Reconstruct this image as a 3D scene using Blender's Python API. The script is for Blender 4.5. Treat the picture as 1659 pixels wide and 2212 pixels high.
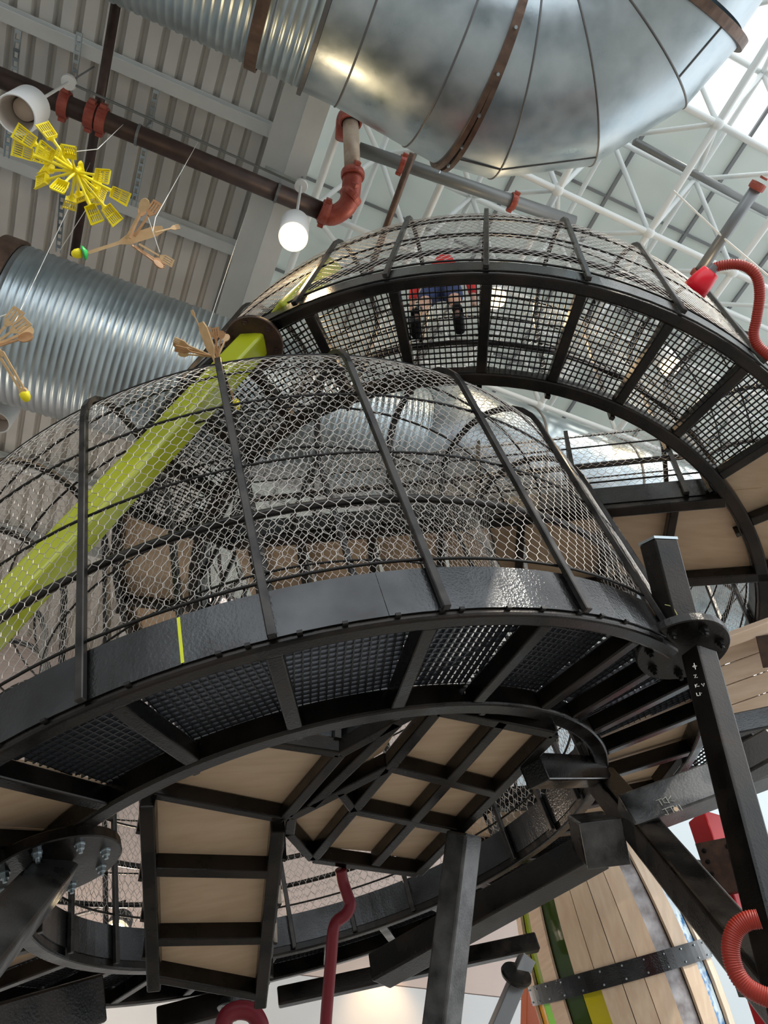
import bpy, math, random
import numpy as np
from mathutils import Matrix, Vector

random.seed(7); rng = np.random.default_rng(7)
for o in list(bpy.data.objects): bpy.data.objects.remove(o, do_unlink=True)
SC = bpy.context.scene; COL = SC.collection

# ------------------------------------------------------------------ camera
F = 1600.0; CX, CY = 829.5, 1106.0
ZX, ZY = 738.0, -185.0                      # picture position of the zenith: gives pitch and roll
zen = np.array([(ZX-CX)/F, (CY-ZY)/F, -1.0]); zen /= np.linalg.norm(zen)
_v = np.array([0, 0, -1.0]); fy = _v-(_v@zen)*zen; fy /= np.linalg.norm(fy)
fx = np.cross(fy, zen); M = np.array([fx, fy, zen]); CAM = np.array([0, 0, 1.6])
cd = bpy.data.cameras.new('camera'); cam = bpy.data.objects.new('camera', cd); COL.objects.link(cam)
cd.sensor_fit = 'VERTICAL'; cd.sensor_height = 36; cd.sensor_width = 27; cd.lens = 36*F/2212; cd.clip_end = 300; cd.clip_start = .05
cam.matrix_world = Matrix([[*M[0], CAM[0]], [*M[1], CAM[1]], [*M[2], CAM[2]], [0, 0, 0, 1]])
SC.camera = cam

# ------------------------------------------------------------------ world, sun, exposure
W = bpy.data.worlds.new('sky'); SC.world = W; W.use_nodes = True
bg = W.node_tree.nodes['Background']; bg.inputs[0].default_value = (.93, .97, 1.0, 1); bg.inputs[1].default_value = 2.1
sd = bpy.data.lights.new('sun', 'SUN'); sd.energy = 2.2; sd.angle = .02; sd.color = (1, .93, .8)
sun = bpy.data.objects.new('sun', sd); COL.objects.link(sun)
sun.rotation_euler = Vector((-.62, .55, -.75)).to_track_quat('-Z', 'Y').to_euler()
vs = SC.view_settings; vs.view_transform = 'Standard'; vs.look = 'None'; vs.gamma = 1; vs.use_curve_mapping = False; vs.exposure = -0.10

# ------------------------------------------------------------------ picture <-> place
def ray(x, y):
    d = M@np.array([(x-CX)/F, (CY-y)/F, -1.0]); return d/np.linalg.norm(d)
def atz(x, y, z):
    d = ray(x, y); return CAM+d*((z-CAM[2])/d[2])
def atd(x, y, d): return CAM+ray(x, y)*d
def onpl(x, y, P, n):
    d = ray(x, y); return CAM+d*((P-CAM)@n/(d@n))
def nz(v): v = np.asarray(v, float); return v/np.linalg.norm(v)
HD = math.radians(26.2); e1 = np.array([math.cos(HD), math.sin(HD), 0]); e2 = np.array([-math.sin(HD), math.cos(HD), 0]); UPZ = np.array([0, 0, 1.0])
def B(s, t, z): return e1*s+e2*t+UPZ*z        # building axes
def st(p): return p@e1, p@e2

# ------------------------------------------------------------------ materials
MAT = {}
def mat(name, col, rough=.5, metal=0., col2=None, scale=6., detail=4., bump=0., bscale=40., emit=None, es=0., stretch=None, rvar=0., alpha=None, trans=0., ramp=(.35, .65), spec=None, coat=0.):
    m = bpy.data.materials.new(name); m.use_nodes = True; nt = m.node_tree; b = nt.nodes['Principled BSDF']
    b.inputs['Roughness'].default_value = rough; b.inputs['Metallic'].default_value = metal
    b.inputs['Base Color'].default_value = (*col, 1)
    if spec is not None: b.inputs['Specular IOR Level'].default_value = spec
    if coat: b.inputs['Coat Weight'].default_value = coat; b.inputs['Coat Roughness'].default_value = .15
    tc = nt.nodes.new('ShaderNodeTexCoord'); src = tc.outputs['Object']
    if stretch:
        mp = nt.nodes.new('ShaderNodeMapping'); mp.inputs['Scale'].default_value = stretch; nt.links.new(src, mp.inputs[0]); src = mp.outputs[0]
    if col2 or rvar:
        n = nt.nodes.new('ShaderNodeTexNoise'); n.inputs['Scale'].default_value = scale; n.inputs['Detail'].default_value = detail; nt.links.new(src, n.inputs['Vector'])
        r = nt.nodes.new('ShaderNodeValToRGB'); r.color_ramp.elements[0].position = ramp[0]; r.color_ramp.elements[1].position = ramp[1]
        c2 = col2 or col
        r.color_ramp.elements[0].color = (*col, 1); r.color_ramp.elements[1].color = (*c2, 1); nt.links.new(n.outputs[0], r.inputs[0])
        if col2: nt.links.new(r.outputs[0], b.inputs['Base Color'])
        if rvar:
            mr = nt.nodes.new('ShaderNodeMapRange'); mr.inputs[3].default_value = max(.03, rough-rvar); mr.inputs[4].default_value = rough+rvar
            mr.inputs[1].default_value = .3; mr.inputs[2].default_value = .7
            nt.links.new(n.outputs[0], mr.inputs[0]); nt.links.new(mr.outputs[0], b.inputs['Roughness'])
    if bump:
        n2 = nt.nodes.new('ShaderNodeTexNoise'); n2.inputs['Scale'].default_value = bscale; n2.inputs['Detail'].default_value = 3; nt.links.new(src, n2.inputs['Vector'])
        bp = nt.nodes.new('ShaderNodeBump'); bp.inputs['Strength'].default_value = bump; bp.inputs['Distance'].default_value = .02
        nt.links.new(n2.outputs[0], bp.inputs['Height']); nt.links.new(bp.outputs[0], b.inputs['Normal'])
    if emit: b.inputs['Emission Color'].default_value = (*emit, 1); b.inputs['Emission Strength'].default_value = es
    if trans: b.inputs['Transmission Weight'].default_value = trans
    if alpha is not None: b.inputs['Alpha'].default_value = alpha
    MAT[name] = m; return m
mat('black_steel', (.007, .007, .007), .30, .6, (.026, .020, .016), 3.0, 6, .10, 60, rvar=.14, coat=.10)
mat('worn_steel', (.05, .05, .052), .34, .75, (.17, .17, .17), 4.0, 7, .1, 60, rvar=.12)
mat('plate_steel', (.018, .0175, .0175), .18, .8, (.068, .072, .076), 1.6, 6, .20, 55, rvar=.1, coat=.3)
mat('dark_rod', (.02, .019, .018), .4, .6)
mat('rib_steel', (.022, .021, .021), .32, .75, (.065, .06, .056), 5, 4, rvar=.1)
mat('wire', (.62, .58, .54), .36, .6)
mat('grate', (.016, .017, .019), .35, .6)
mat('grate_deep', (.07, .073, .08), .32, .75)
mat('plywood', (.54, .385, .25), .5, 0, (.63, .475, .33), 2.2, 5, .03, 30, stretch=(1.0, 6, 6), ramp=(.3, .7))
mat('maple', (.74, .55, .38), .42, 0, (.84, .68, .50), 2.0, 5, stretch=(7, 7, .8), ramp=(.3, .7))
mat('plank', (.66, .48, .34), .5, 0, (.78, .60, .45), 3.0, 5, stretch=(1, 1, 8), ramp=(.3, .7))
mat('galv', (.38, .45, .49), .36, .9, (.52, .59, .63), 3.0, 5, .04, 14, rvar=.1)
mat('galv_rib', (.42, .50, .54), .36, .85, (.54, .63, .67), 2.0, 4, rvar=.08)
mat('seam', (.16, .16, .16), .5, .7)
mat('strap_brown', (.10, .065, .05), .5, .5, (.17, .11, .08), 8)
mat('green_paint', (.36, .40, .012), .25, 0, coat=.5)
mat('brown_plate', (.055, .038, .032), .42, .7, (.10, .06, .045), 9, 4)
mat('deck_grey', (.66, .64, .60), .55, .0, (.74, .72, .68), 1.5, 3)
mat('beam_white', (.70, .72, .71), .5, 0, (.76, .78, .77), 2)
mat('truss_white', (.76, .80, .80), .4)
mat('roof_panel', (.60, .64, .62), .6, 0, (.68, .72, .70), .8, 3)
mat('pipe_brown', (.045, .028, .024), .45, .3, (.075, .045, .036), 6)
mat('pipe_grey', (.20, .21, .21), .45, .5)
mat('pipe_rust', (.36, .27, .20), .5, .2, (.50, .41, .32), 6)
mat('coupling_red', (.30, .055, .035), .45, .2, (.40, .10, .07), 8)
mat('lamp_white', (.80, .82, .82), .4)
mat('lamp_inner', (.55, .50, .45), .5)
mat('bulb', (1, .8, .5), .5, emit=(1, .66, .30), es=5)
mat('bulb_off', (.75, .62, .52), .5)
mat('yellow_plastic', (.95, .80, .01), .35)
mat('wood_tool', (.60, .39, .19), .5, 0, (.72, .50, .27), 14, 3, stretch=(1, 1, 1))
mat('wood_dark', (.44, .23, .10), .5, 0, (.54, .31, .15), 14, 3)
mat('green_cup', (.03, .55, .10), .35)
mat('string', (.85, .85, .82), .6)
mat('red_paint', (.55, .012, .02), .35)
mat('red_bright', (.85, .01, .03), .35)
mat('hose_orange', (.34, .025, .012), .45)
mat('hose_dark_red', (.20, .008, .022), .45)
mat('orange_paint', (.50, .10, .03), .45)
mat('green_hose', (.01, .22, .10), .45)
mat('post_grey', (.22, .23, .24), .4, .4)
mat('wall_white', (.72, .74, .76), .7, 0, (.76, .78, .80), .6)
mat('wall_daylight_tint', (.42, .48, .52), .7, 0, (.46, .52, .56), .6)  # same far wall; blue-grey daylight tone put into the colour to dim it
mat('wall_lamp_tint', (.66, .54, .49), .7, 0, (.70, .57, .52), .7)  # warm lamp light on the upper wall, put into its colour
mat('concrete', (.27, .26, .245), .6, 0, (.33, .32, .30), 1)
mat('acr_green', (.30, .42, .02), .08, 0, trans=.15)
mat('acr_dark', (.035, .07, .006), .06, 0)
mat('acr_yellow', (.60, .52, .01), .1, 0)
mat('acr_orange', (.85, .38, .01), .2, 0)
mat('acr_lime', (.25, .75, .03), .15, 0)
mat('acr_clear', (.22, .19, .19), .08, 0, (.62, .62, .66), 5, 3, trans=.15)
mat('acr_blue', (.05, .20, .45), .1, 0, (.62, .78, .88), 7, 3, ramp=(.42, .55))
mat('yellow_paint', (.70, .75, .02), .5)
mat('chalk', (.62, .62, .58), .8)
mat('chalk_yellow', (.55, .52, .22), .8)
mat('skin', (.55, .33, .24), .5)
mat('cloth_blue', (.03, .05, .14), .8)
mat('cloth_red', (.60, .03, .03), .8)
mat('shoe_black', (.012, .012, .014), .6)
mat('hair_dark', (.03, .018, .012), .7)
mat('spot_emit', (1, .9, .6), .5, emit=(1, .85, .55), es=30)
nt = MAT['roof_panel'].node_tree; pb = nt.nodes['Principled BSDF']; om = [n for n in nt.nodes if n.type == 'OUTPUT_MATERIAL'][0]
tl_ = nt.nodes.new('ShaderNodeBsdfTranslucent'); tl_.inputs[0].default_value = (.64, .68, .65, 1); ms = nt.nodes.new('ShaderNodeMixShader'); ms.inputs[0].default_value = .30
nt.links.new(pb.outputs[0], ms.inputs[1]); nt.links.new(tl_.outputs[0], ms.inputs[2]); nt.links.new(ms.outputs[0], om.inputs[0])
g = bpy.data.materials.new('glass_pane'); g.use_nodes = True; nt = g.node_tree
for n in list(nt.nodes): nt.nodes.remove(n)
o_ = nt.nodes.new('ShaderNodeOutputMaterial'); mx = nt.nodes.new('ShaderNodeMixShader'); tr = nt.nodes.new('ShaderNodeBsdfTransparent'); gl = nt.nodes.new('ShaderNodeBsdfGlossy')
gl.inputs['Roughness'].default_value = .05; mx.inputs[0].default_value = .08
nt.links.new(tr.outputs[0], mx.inputs[1]); nt.links.new(gl.outputs[0], mx.inputs[2]); nt.links.new(mx.outputs[0], o_.inputs[0]); MAT['glass_pane'] = g

# ------------------------------------------------------------------ object helpers
def link(o, parent=None):
    COL.objects.link(o)
    if parent is not None:
        o.parent = parent
        o.matrix_parent_inverse = Matrix.Translation(-Vector(parent.get('_base', (0, 0, 0))))
    return o
def tag(o, label, cat, group=None, kind=None):
    o['label'] = label
    if cat: o['category'] = cat
    if group: o['group'] = group
    if kind: o['kind'] = kind
    return o
def thing(name, label, cat, base=(0, 0, 0), group=None):
    o = bpy.data.objects.new(name, None); o.empty_display_size = .1; o.location = base; o['_base'] = [float(k) for k in base]
    COL.objects.link(o); return tag(o, label, cat, group)
def mesh_of(name, geoms, smooth=False):
    vs_, fs_, n = [], [], 0
    for v, f in geoms:
        vs_.append(np.asarray(v, float)); fs_ += [tuple(i+n for i in q) for q in f]; n += len(v)
    me = bpy.data.meshes.new(name); me.from_pydata(np.concatenate(vs_).tolist(), [], fs_); me.update()
    if smooth: me.polygons.foreach_set('use_smooth', [True]*len(me.polygons))
    return me
def obj(name, geoms, m, parent=None, bevel=0, smooth=False, seg=2):
    if isinstance(geoms, tuple): geoms = [geoms]
    me = mesh_of(name, geoms, smooth); me.materials.append(MAT[m])
    o = bpy.data.objects.new(name, me); link(o, parent)
    if bevel:
        b = o.modifiers.new('bevel', 'BEVEL'); b.width = bevel; b.segments = seg; b.limit_method = 'ANGLE'
    return o
def fast(name, V, Q, m, parent=None, kind='stuff'):
    me = bpy.data.meshes.new(name); me.vertices.add(len(V)); me.vertices.foreach_set('co', V.astype(np.float32).ravel())
    k = Q.shape[1]; me.loops.add(Q.size); me.loops.foreach_set('vertex_index', Q.astype(np.int32).ravel())
    me.polygons.add(len(Q)); me.polygons.foreach_set('loop_start', np.arange(0, Q.size, k, dtype=np.int32))
    try: me.polygons.foreach_set('loop_total', np.full(len(Q), k, dtype=np.int32))
    except Exception: pass
    me.update(calc_edges=True); me.materials.append(MAT[m]); o = bpy.data.objects.new(name, me); link(o, parent)
    if kind: o['kind'] = kind
    return o
def inst(name, me, mw, parent=None):
    o = bpy.data.objects.new(name, me); link(o, parent); o.matrix_basis = mw; return o

# ------------------------------------------------------------------ geometry helpers (all return (verts, faces))
BF = [(0, 1, 2, 3), (7, 6, 5, 4), (0, 4, 5, 1), (1, 5, 6, 2), (2, 6, 7, 3), (3, 7, 4, 0)]
def box(A, Bp, w, h, up=UPZ, off=0.):
    """bar from A to B, width w across, height h along up; A,B on its centre line"""
    A = np.asarray(A, float); Bp = np.asarray(Bp, float); d = nz(Bp-A); s = np.cross(d, up); s = nz(s) if np.linalg.norm(s) > 1e-4 else nz(np.cross(d, [1, .1, 0])); u = np.cross(s, d)
    v = []
    for P in (A, Bp):
        for a, b in ((-1, -1), (1, -1), (1, 1), (-1, 1)): v.append(P+s*a*w/2+u*(b*h/2+off))
    return np.array(v), BF
def slab(poly, n, t):
    """polygon extruded by t along n"""
    P = np.asarray(poly, float); k = len(P); V = np.vstack([P, P+np.asarray(n)*t])
    f = [tuple(range(k)), tuple(range(2*k-1, k-1, -1))]+[(i, i+k, (i+1) % k+k, (i+1) % k) for i in range(k)]
    return V, f
def frames(path):
    P = np.asarray(path, float); T = np.gradient(P, axis=0); T /= np.linalg.norm(T, axis=1)[:, None]
    a = np.cross(T[0], UPZ); a = nz(a) if np.linalg.norm(a) > 1e-3 else np.array([1., 0, 0]); Ns = []
    for t in T:
        a = a-(a@t)*t; a = nz(a); Ns.append(a)
    Ns = np.array(Ns); return P, T, Ns, np.cross(T, Ns)
def tube(path, r, seg=8, caps=True):
    P, T, N, Bn = frames(path); r = np.broadcast_to(np.asarray(r, float), (len(P),)); V, f = [], []
    for i in range(len(P)):
        for k in range(seg):
            a = 2*math.pi*k/seg; V.append(P[i]+r[i]*(math.cos(a)*N[i]+math.sin(a)*Bn[i]))
    for i in range(len(P)-1):
        for k in range(seg): k2 = (k+1) % seg; f.append((i*seg+k, i*seg+k2, (i+1)*seg+k2, (i+1)*seg+k))
    if caps: f += [tuple(range(seg-1, -1, -1)), tuple(range((len(P)-1)*seg, len(P)*seg))]
    return np.array(V), f
def cyl(A, Bp, r, seg=16, r2=None): return tube([A, Bp], [r, r if r2 is None else r2], seg)
def lathe(A, ax, prof, seg=24, cap=True):
    """prof: (distance along ax, radius)"""
    ax = nz(ax); a = np.cross(ax, [0.3, .2, 1]); a = nz(a); b = np.cross(ax, a); V, f = [], []
    for d, r in prof:
        for k in range(seg): t = 2*math.pi*k/seg; V.append(np.asarray(A)+ax*d+r*(math.cos(t)*a+math.sin(t)*b))
    for i in range(len(prof)-1):
        for k in range(seg): k2 = (k+1) % seg; f.append((i*seg+k, i*seg+k2, (i+1)*seg+k2, (i+1)*seg+k))
    if cap: f += [tuple(range(seg-1, -1, -1)), tuple(range((len(prof)-1)*seg, len(prof)*seg))]
    return np.array(V), f
def spline(pts, n=8):
    P = np.asarray(pts, float); P = np.vstack([2*P[0]-P[1], P, 2*P[-1]-P[-2]]); out = []
    for i in range(1, len(P)-2):
        for k in range(n):
            t = k/n; p0, p1, p2, p3 = P[i-1:i+3]
            out.append(.5*((2*p1)+(-p0+p2)*t+(2*p0-5*p1+4*p2-p3)*t*t+(-p0+3*p1-3*p2+p3)*t**3))
    out.append(P[-2]); return np.array(out)
def segs(A, Bv, r):
    """three-sided wires for arrays of end points"""
    A = np.asarray(A); Bv = np.asarray(Bv); d = Bv-A; d /= np.linalg.norm(d, axis=1)[:, None]+1e-12
    ref = np.where(np.abs(d[:, 2:3]) < .9, np.array([[0, 0, 1.]]), np.array([[1., 0, 0]])); s = np.cross(d, ref); s /= np.linalg.norm(s, axis=1)[:, None]; u = np.cross(s, d)
    n = len(A); V = np.empty((n, 6, 3))
    for k in range(3):
        a = 2*math.pi*k/3; o = r*(math.cos(a)*s+math.sin(a)*u); V[:, k] = A+o; V[:, 3+k] = Bv+o
    base = (np.arange(n)*6)[:, None]; Q = np.concatenate([base+np.array([[0, 1, 4, 3]]), base+np.array([[1, 2, 5, 4]]), base+np.array([[2, 0, 3, 5]])])
    return V.reshape(-1, 3), Q
def disc_normal(px, py, ux, uy, ratio):
    """normal of a disc whose picture ellipse has its short axis along (ux, uy) (pointing up) and that ratio; its underside faces the camera"""
    r = ray(px, py); u = ray(px+ux*50, py+uy*50)-r; u = nz(u-(u@r)*r); return nz(u*math.sqrt(1-ratio**2)+r*ratio)
def bolt(parent, P, n, r=.028, l=.03, m='dark_rod'):
    n = nz(n); v, f = lathe(P, n, [(0, r*1.25), (.008, r*1.25)], 12); v2, f2 = lathe(P+n*.008, n, [(0, r), (l, r)], 6); v3, f3 = lathe(P+n*(.008+l), n, [(0, r*.55), (l*.8, r*.5)], 10)
    return obj('bolt', [(v, f), (v2, f2), (v3, f3)], m, parent)

# ================================================================== the setting
def structure(o, label): o['kind'] = 'structure'; o['label'] = label; return o
structure(obj('floor', slab([B(-12.3, -9.3, -.1), B(34, -9.3, -.1), B(34, 15, -.1), B(-12.3, 15, -.1)], UPZ, .1), 'concrete'), 'grey concrete floor of the hall below the climbing structure')
wb = structure(obj('wall_back', slab([B(-12, 15, 0), B(10.6, 15, 0), B(10.6, 15.3, 0), B(-12, 15.3, 0)], UPZ, 7.1), 'wall_white'), 'white lower part of the far wall')
obj('upper_wall', slab([B(-12, 15, 7.12), B(10.6, 15, 7.12), B(10.6, 15.3, 7.12), B(-12, 15.3, 7.12)], UPZ, 9.6), 'wall_lamp_tint', wb)
obj('far_wall_right', slab([B(10.62, 15, 0), B(34, 15, 0), B(34, 15.3, 0), B(10.62, 15.3, 0)], UPZ, 16.7), 'wall_daylight_tint', wb)
structure(obj('shade_wall_left', slab([B(-12.3, -9, 0), B(-12, -9, 0), B(-12, 15, 0), B(-12.3, 15, 0)], UPZ, 13.4), 'wall_white'), 'unseen pale side wall added to cut low light')  # out of view, added to block light coming in low from the left
structure(obj('shade_wall_front', slab([B(-12, -9.3, 0), B(16, -9.3, 0), B(16, -9, 0), B(-12, -9, 0)], UPZ, 4.5), 'concrete'), 'unseen low wall added behind the viewer to cut low light')  # out of view, added to reduce fill light and reflections from behind
# corrugated roof deck on the left: flutes run along e2
prof = []; s = -12.0; P_ = .27
while s < .02: prof += [(s, 13.58), (s+.045, 13.58), (s+.075, 13.46), (s+.24, 13.46)]; s += P_
prof = [(min(a, .02), z) for a, z in prof]+[(.02, 13.58)]
V = [B(a, t, z) for t in (-4, 15) for a, z in prof]; n = len(prof); Fq = [(i, i+1, n+i+1, n+i) for i in range(n-1)]
V2 = [B(-12, -4, 13.75), B(.02, -4, 13.75), B(.02, 15, 13.75), B(-12, 15, 13.75)]
ceil = structure(obj('ceiling', [(V, Fq), (V2, [(0, 1, 2, 3)])], 'deck_grey'), 'grey corrugated metal roof deck on the left')
t1 = st(atz(310, 160, 13.3))[1]; t2 = st(atz(260, 440, 13.3))[1]; dt = t2-t1
for k in range(-2, 6):
    t = t1+k*dt
    geo = [box(B(-12, t, 13.18), B(.05, t, 13.18), .16, .03), box(B(-12, t, 13.30), B(.05, t, 13.30), .03, .24), box(B(-12, t, 13.43), B(.05, t, 13.43), .16, .03)]
    structure(obj('trim_%d' % (k+3), geo, 'beam_white'), 'pale flanged roof beam under the corrugated deck')['group'] = 'roof beams under the deck'
wbm = [box(B(.10, -4, 12.86), B(.10, 15, 12.86), .34, .05), box(B(.10, -4, 13.3), B(.10, 15, 13.3), .10, .85), box(B(.42, -4, 13.95), B(.42, 15, 13.95), .3, 2.6)]
structure(obj('trim_9', wbm, 'beam_white'), 'broad white girder where the corrugated deck ends')
# roof panels, mullions and skylight on the right
roof = bpy.data.objects.new('ceiling_panels', None); COL.objects.link(roof); roof['kind'] = 'structure'; roof['label'] = 'pale roof panels and skylight above the white space frame'; roof['_base'] = [0, 0, 0]
A_ = 1.75; S0, T0 = .85, .08-1.75*2
for i in range(8):
    for j in range(10):
        s0 = S0+i*A_-.28; tt = T0+j*A_
        sky = s0 > 5.0 and tt < -.5
        P4 = [B(s0+.012, tt+.012, 15.4), B(s0+A_-.012, tt+.012, 15.4), B(s0+A_-.012, tt+A_-.012, 15.4), B(s0+.012, tt+A_-.012, 15.4)]
        obj('skylight_pane' if sky else 'roof_panel', slab(P4, UPZ, .03 if sky else .08), 'glass_pane' if sky else 'roof_panel', roof)
for i in range(9):
    s0 = S0+i*A_-.28; obj('mullion', box(B(s0, T0, 15.37), B(s0, T0+10*A_, 15.37), .06, .05), 'post_grey', roof)
for j in range(11):
    tt = T0+j*A_; obj('mullion', box(B(S0-.28, tt, 15.375), B(S0+8*A_-.28, tt, 15.375), .05, .04), 'post_grey', roof)

# ------------------------------------------------------------------ white space frame
sf = thing('space_frame', 'white tubular space frame under the pale roof panels', 'roof truss', B(6, 3, 13.8))
strut_me = mesh_of('strut', [cyl([0, 0, 0], [0, 0, 1], 1, 8)], True); strut_me.materials.append(MAT['truss_white'])
node_me = mesh_of('node', [lathe([0, 0, -.08], [0, 0, 1], [(0, .04), (.03, .085), (.08, .10), (.13, .085), (.16, .04)], 10)], True); node_me.materials.append(MAT['truss_white'])
def proj(P):
    c = M.T@(np.asarray(P)-CAM); return CX+F*c[0]/-c[2], CY-F*c[1]/-c[2]
def inview(P, m=20):
    c = M.T@(np.asarray(P)-CAM)
    if c[2] > -.1: return False
    x, y = proj(P); return -m < x < 1659+m and -m < y < 1150
def strut(A, Bp, r):
    if not (inview(A) or inview(Bp) or inview((A+Bp)/2)): return
    d = Vector(Bp-A); L_ = d.length; mw = Matrix.Translation(Vector(A))@d.to_track_quat('Z', 'Y').to_matrix().to_4x4()@Matrix.Diagonal((r, r, L_, 1))
    inst('strut', strut_me, mw, sf)
def bn(i, j): return B(S0+i*A_, T0+j*A_, 13.75)
def tn(i, j): return B(S0+(i+.5)*A_, T0+(j+.5)*A_, 15.1)
NI, NJ = 8, 9
for i in range(NI):
    for j in range(NJ):
        b = bn(i, j)
        if inview(b): inst('node', node_me, Matrix.Translation(Vector(b)), sf)
        if i < NI-1: strut(b, bn(i+1, j), .052)
        if j < NJ-1: strut(b, bn(i, j+1), .06)
        if i < NI-1 and j < NJ-1:
            t = tn(i, j)
            if i < NI-2: strut(t, tn(i+1, j), .05)
            if j < NJ-2: strut(t, tn(i, j+1), .05)
            for q in (bn(i, j), bn(i+1, j), bn(i, j+1), bn(i+1, j+1)): strut(t, q, .042)

# ------------------------------------------------------------------ ducts
def duct_wall(stations, m, name, parent, seg=72, smooth=True):
    """stations: list of (centre, radial axis, vertical axis, radius)"""
    V, f = [], []
    for c, a, b, r in stations:
        for k in range(seg): t = 2*math.pi*k/seg; V.append(c+r*(math.cos(t)*a+math.sin(t)*b))
    for i in range(len(stations)-1):
        for k in range(seg): k2 = (k+1) % seg; f.append((i*seg+k, i*seg+k2, (i+1)*seg+k2, (i+1)*seg+k))
    return obj(name, (V, f), m, parent, smooth=smooth)
def ring_tube(c, a, b, R, r, m, name, parent, seg=72):
    path = [c+R*(math.cos(2*math.pi*k/seg)*a+math.sin(2*math.pi*k/seg)*b) for k in range(seg+1)]
    return obj(name, tube(path, r, 6, False), m, parent, smooth=True)
def band(c, a, b, ax, R, w, m, name, parent, t=.03):
    return duct_wall([(c-ax*w/2, a, b, R), (c-ax*w/2, a, b, R+t), (c+ax*w/2, a, b, R+t), (c+ax*w/2, a, b, R)], m, name, parent, smooth=False)
def corrugated(t0, z0, R, s0, s1, pitch=.088, amp=.013):
    out = []; s = s0
    while s < s1:
        for ds, dr in ((0, 0), (.62, 0), (.72, 1), (.90, 1)): out.append((B(s+ds*pitch, t0, z0), e2, UPZ, R+dr*amp))
        s += pitch
    return out
# lower duct
tl, zl, Rl = 5.65, 11.0, 1.03
dl = thing('duct', 'long ribbed silver air duct on the left behind the cage', 'duct', B(-2, tl, zl))
k_ = math.hypot(tl, zl-1.6); r_ = ray(62, 524); sa = (r_@e1)/math.hypot(r_@e2, r_[2])*k_
duct_wall(corrugated(tl, zl, Rl, sa, 3.2), 'galv_rib', 'ribbed_section', dl)
duct_wall([(B(sa-4, tl, zl), e2, UPZ, Rl-.02), (B(sa-.05, tl, zl), e2, UPZ, Rl-.02)], 'galv', 'plain_section', dl)
band(B(sa-.12, tl, zl), e2, UPZ, e1, Rl, .22, 'strap_brown', 'collar', dl, .05)
duct_wall([(B(3.2, tl, zl), e2, UPZ, Rl+.02), (B(3.5, tl, zl), e2, UPZ, Rl+.3), (B(11, tl, zl), e2, UPZ, Rl+.3)], 'galv', 'plain_section', dl)
for s in (4.9, 6.6): ring_tube(B(s, tl, zl), e2, UPZ, Rl+.305, .02, 'seam', 'seam', dl)
# upper duct with its gored elbow
tu, zu, Ru = .56, 11.5, 1.12
du = thing('duct', 'big silver duct overhead turning in a smooth gored elbow', 'duct', B(1, tu, zu))
duct_wall(corrugated(tu, zu, Ru-.02, -7, .08), 'galv_rib', 'ribbed_section', du)
r_ = ray(560, 60); ss = (r_@e1)/math.hypot(r_@e2, r_[2])*9.4
band(B(ss, tu, zu), e2, UPZ, e1, Ru, .13, 'strap_brown', 'strap', du, .03)
band(B(.12, tu, zu), e2, UPZ, e1, Ru, .05, 'seam', 'flange', du, .05)
cs, ct, Rb = 1.86, tu-1.46, 1.46
def est(al, R=Ru):
    a = math.radians(al); rad = e1*math.sin(a)+e2*math.cos(a); return (B(cs, ct, zu)+rad*Rb, rad, UPZ, R)
gor = [0, 16, 42.5, 68, 85]
duct_wall([(B(.15, tu, zu), e2, UPZ, Ru), (B(.55, tu, zu), e2, UPZ, Ru), (B(1.47, tu, zu), e2, UPZ, Ru+.08)]+[est(0, Ru+.11)], 'galv', 'plain_section', du)
for i in range(4): duct_wall([est(gor[i], Ru+.11), est(gor[i+1], Ru+.11)], 'galv', 'elbow_gore', du)
for s, dr in ((.55, .0), (1.47, .08)): ring_tube(B(s, tu, zu), e2, UPZ, Ru+dr, .012, 'seam', 'seam', du)
for a in gor[1:4]: q = est(a); ring_tube(q[0], q[1], q[2], Ru+.11, .012, 'seam', 'seam', du)
for a in (1.2, 3.2): q = est(a); ax = nz(np.cross(q[1], UPZ)); band(q[0], q[1], q[2], ax, Ru+.11, .055, 'strap_brown', 'strap', du, .05)
q = est(85); ax = nz(np.cross(q[1], UPZ)); band(q[0], q[1], q[2], ax, Ru+.11, .10, 'strap_brown', 'flange', du, .06)
q2 = est(85); duct_wall([(q2[0]+ax*.1, q2[1], UPZ, Ru+.04), (q2[0]+ax*4, q2[1], UPZ, Ru+.04)], 'galv', 'plain_section', du)
for k in range(9):     # bolts along the strap
    al = -1.9+k*.33; q = est(2.2); P = q[0]+(Ru+.15)*(math.cos(al)*q[1]+math.sin(al)*UPZ); obj('bolt', lathe(P, P-q[0], [(0, .018), (.04, .018)], 6), 'galv', du)
# longitudinal lap seams on two gores
for a0, a1, ph in ((3, 16, -38), (16, 42.5, -38), (68, 85, -62)):
    pts = []
    for a in np.linspace(a0, a1, 5):
        # stay on the straight gore wall between its two end rings
        A0, A1 = est(a0), est(a1); f_ = (a-a0)/(a1-a0); p = math.radians(ph)
        P0 = A0[0]+(Ru+.112)*(math.cos(p)*A0[1]+math.sin(p)*UPZ); P1 = A1[0]+(Ru+.112)*(math.cos(p)*A1[1]+math.sin(p)*UPZ); pts.append(P0*(1-f_)+P1*f_)
    obj('seam', tube(pts, .010, 5), 'seam', du)

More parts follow.
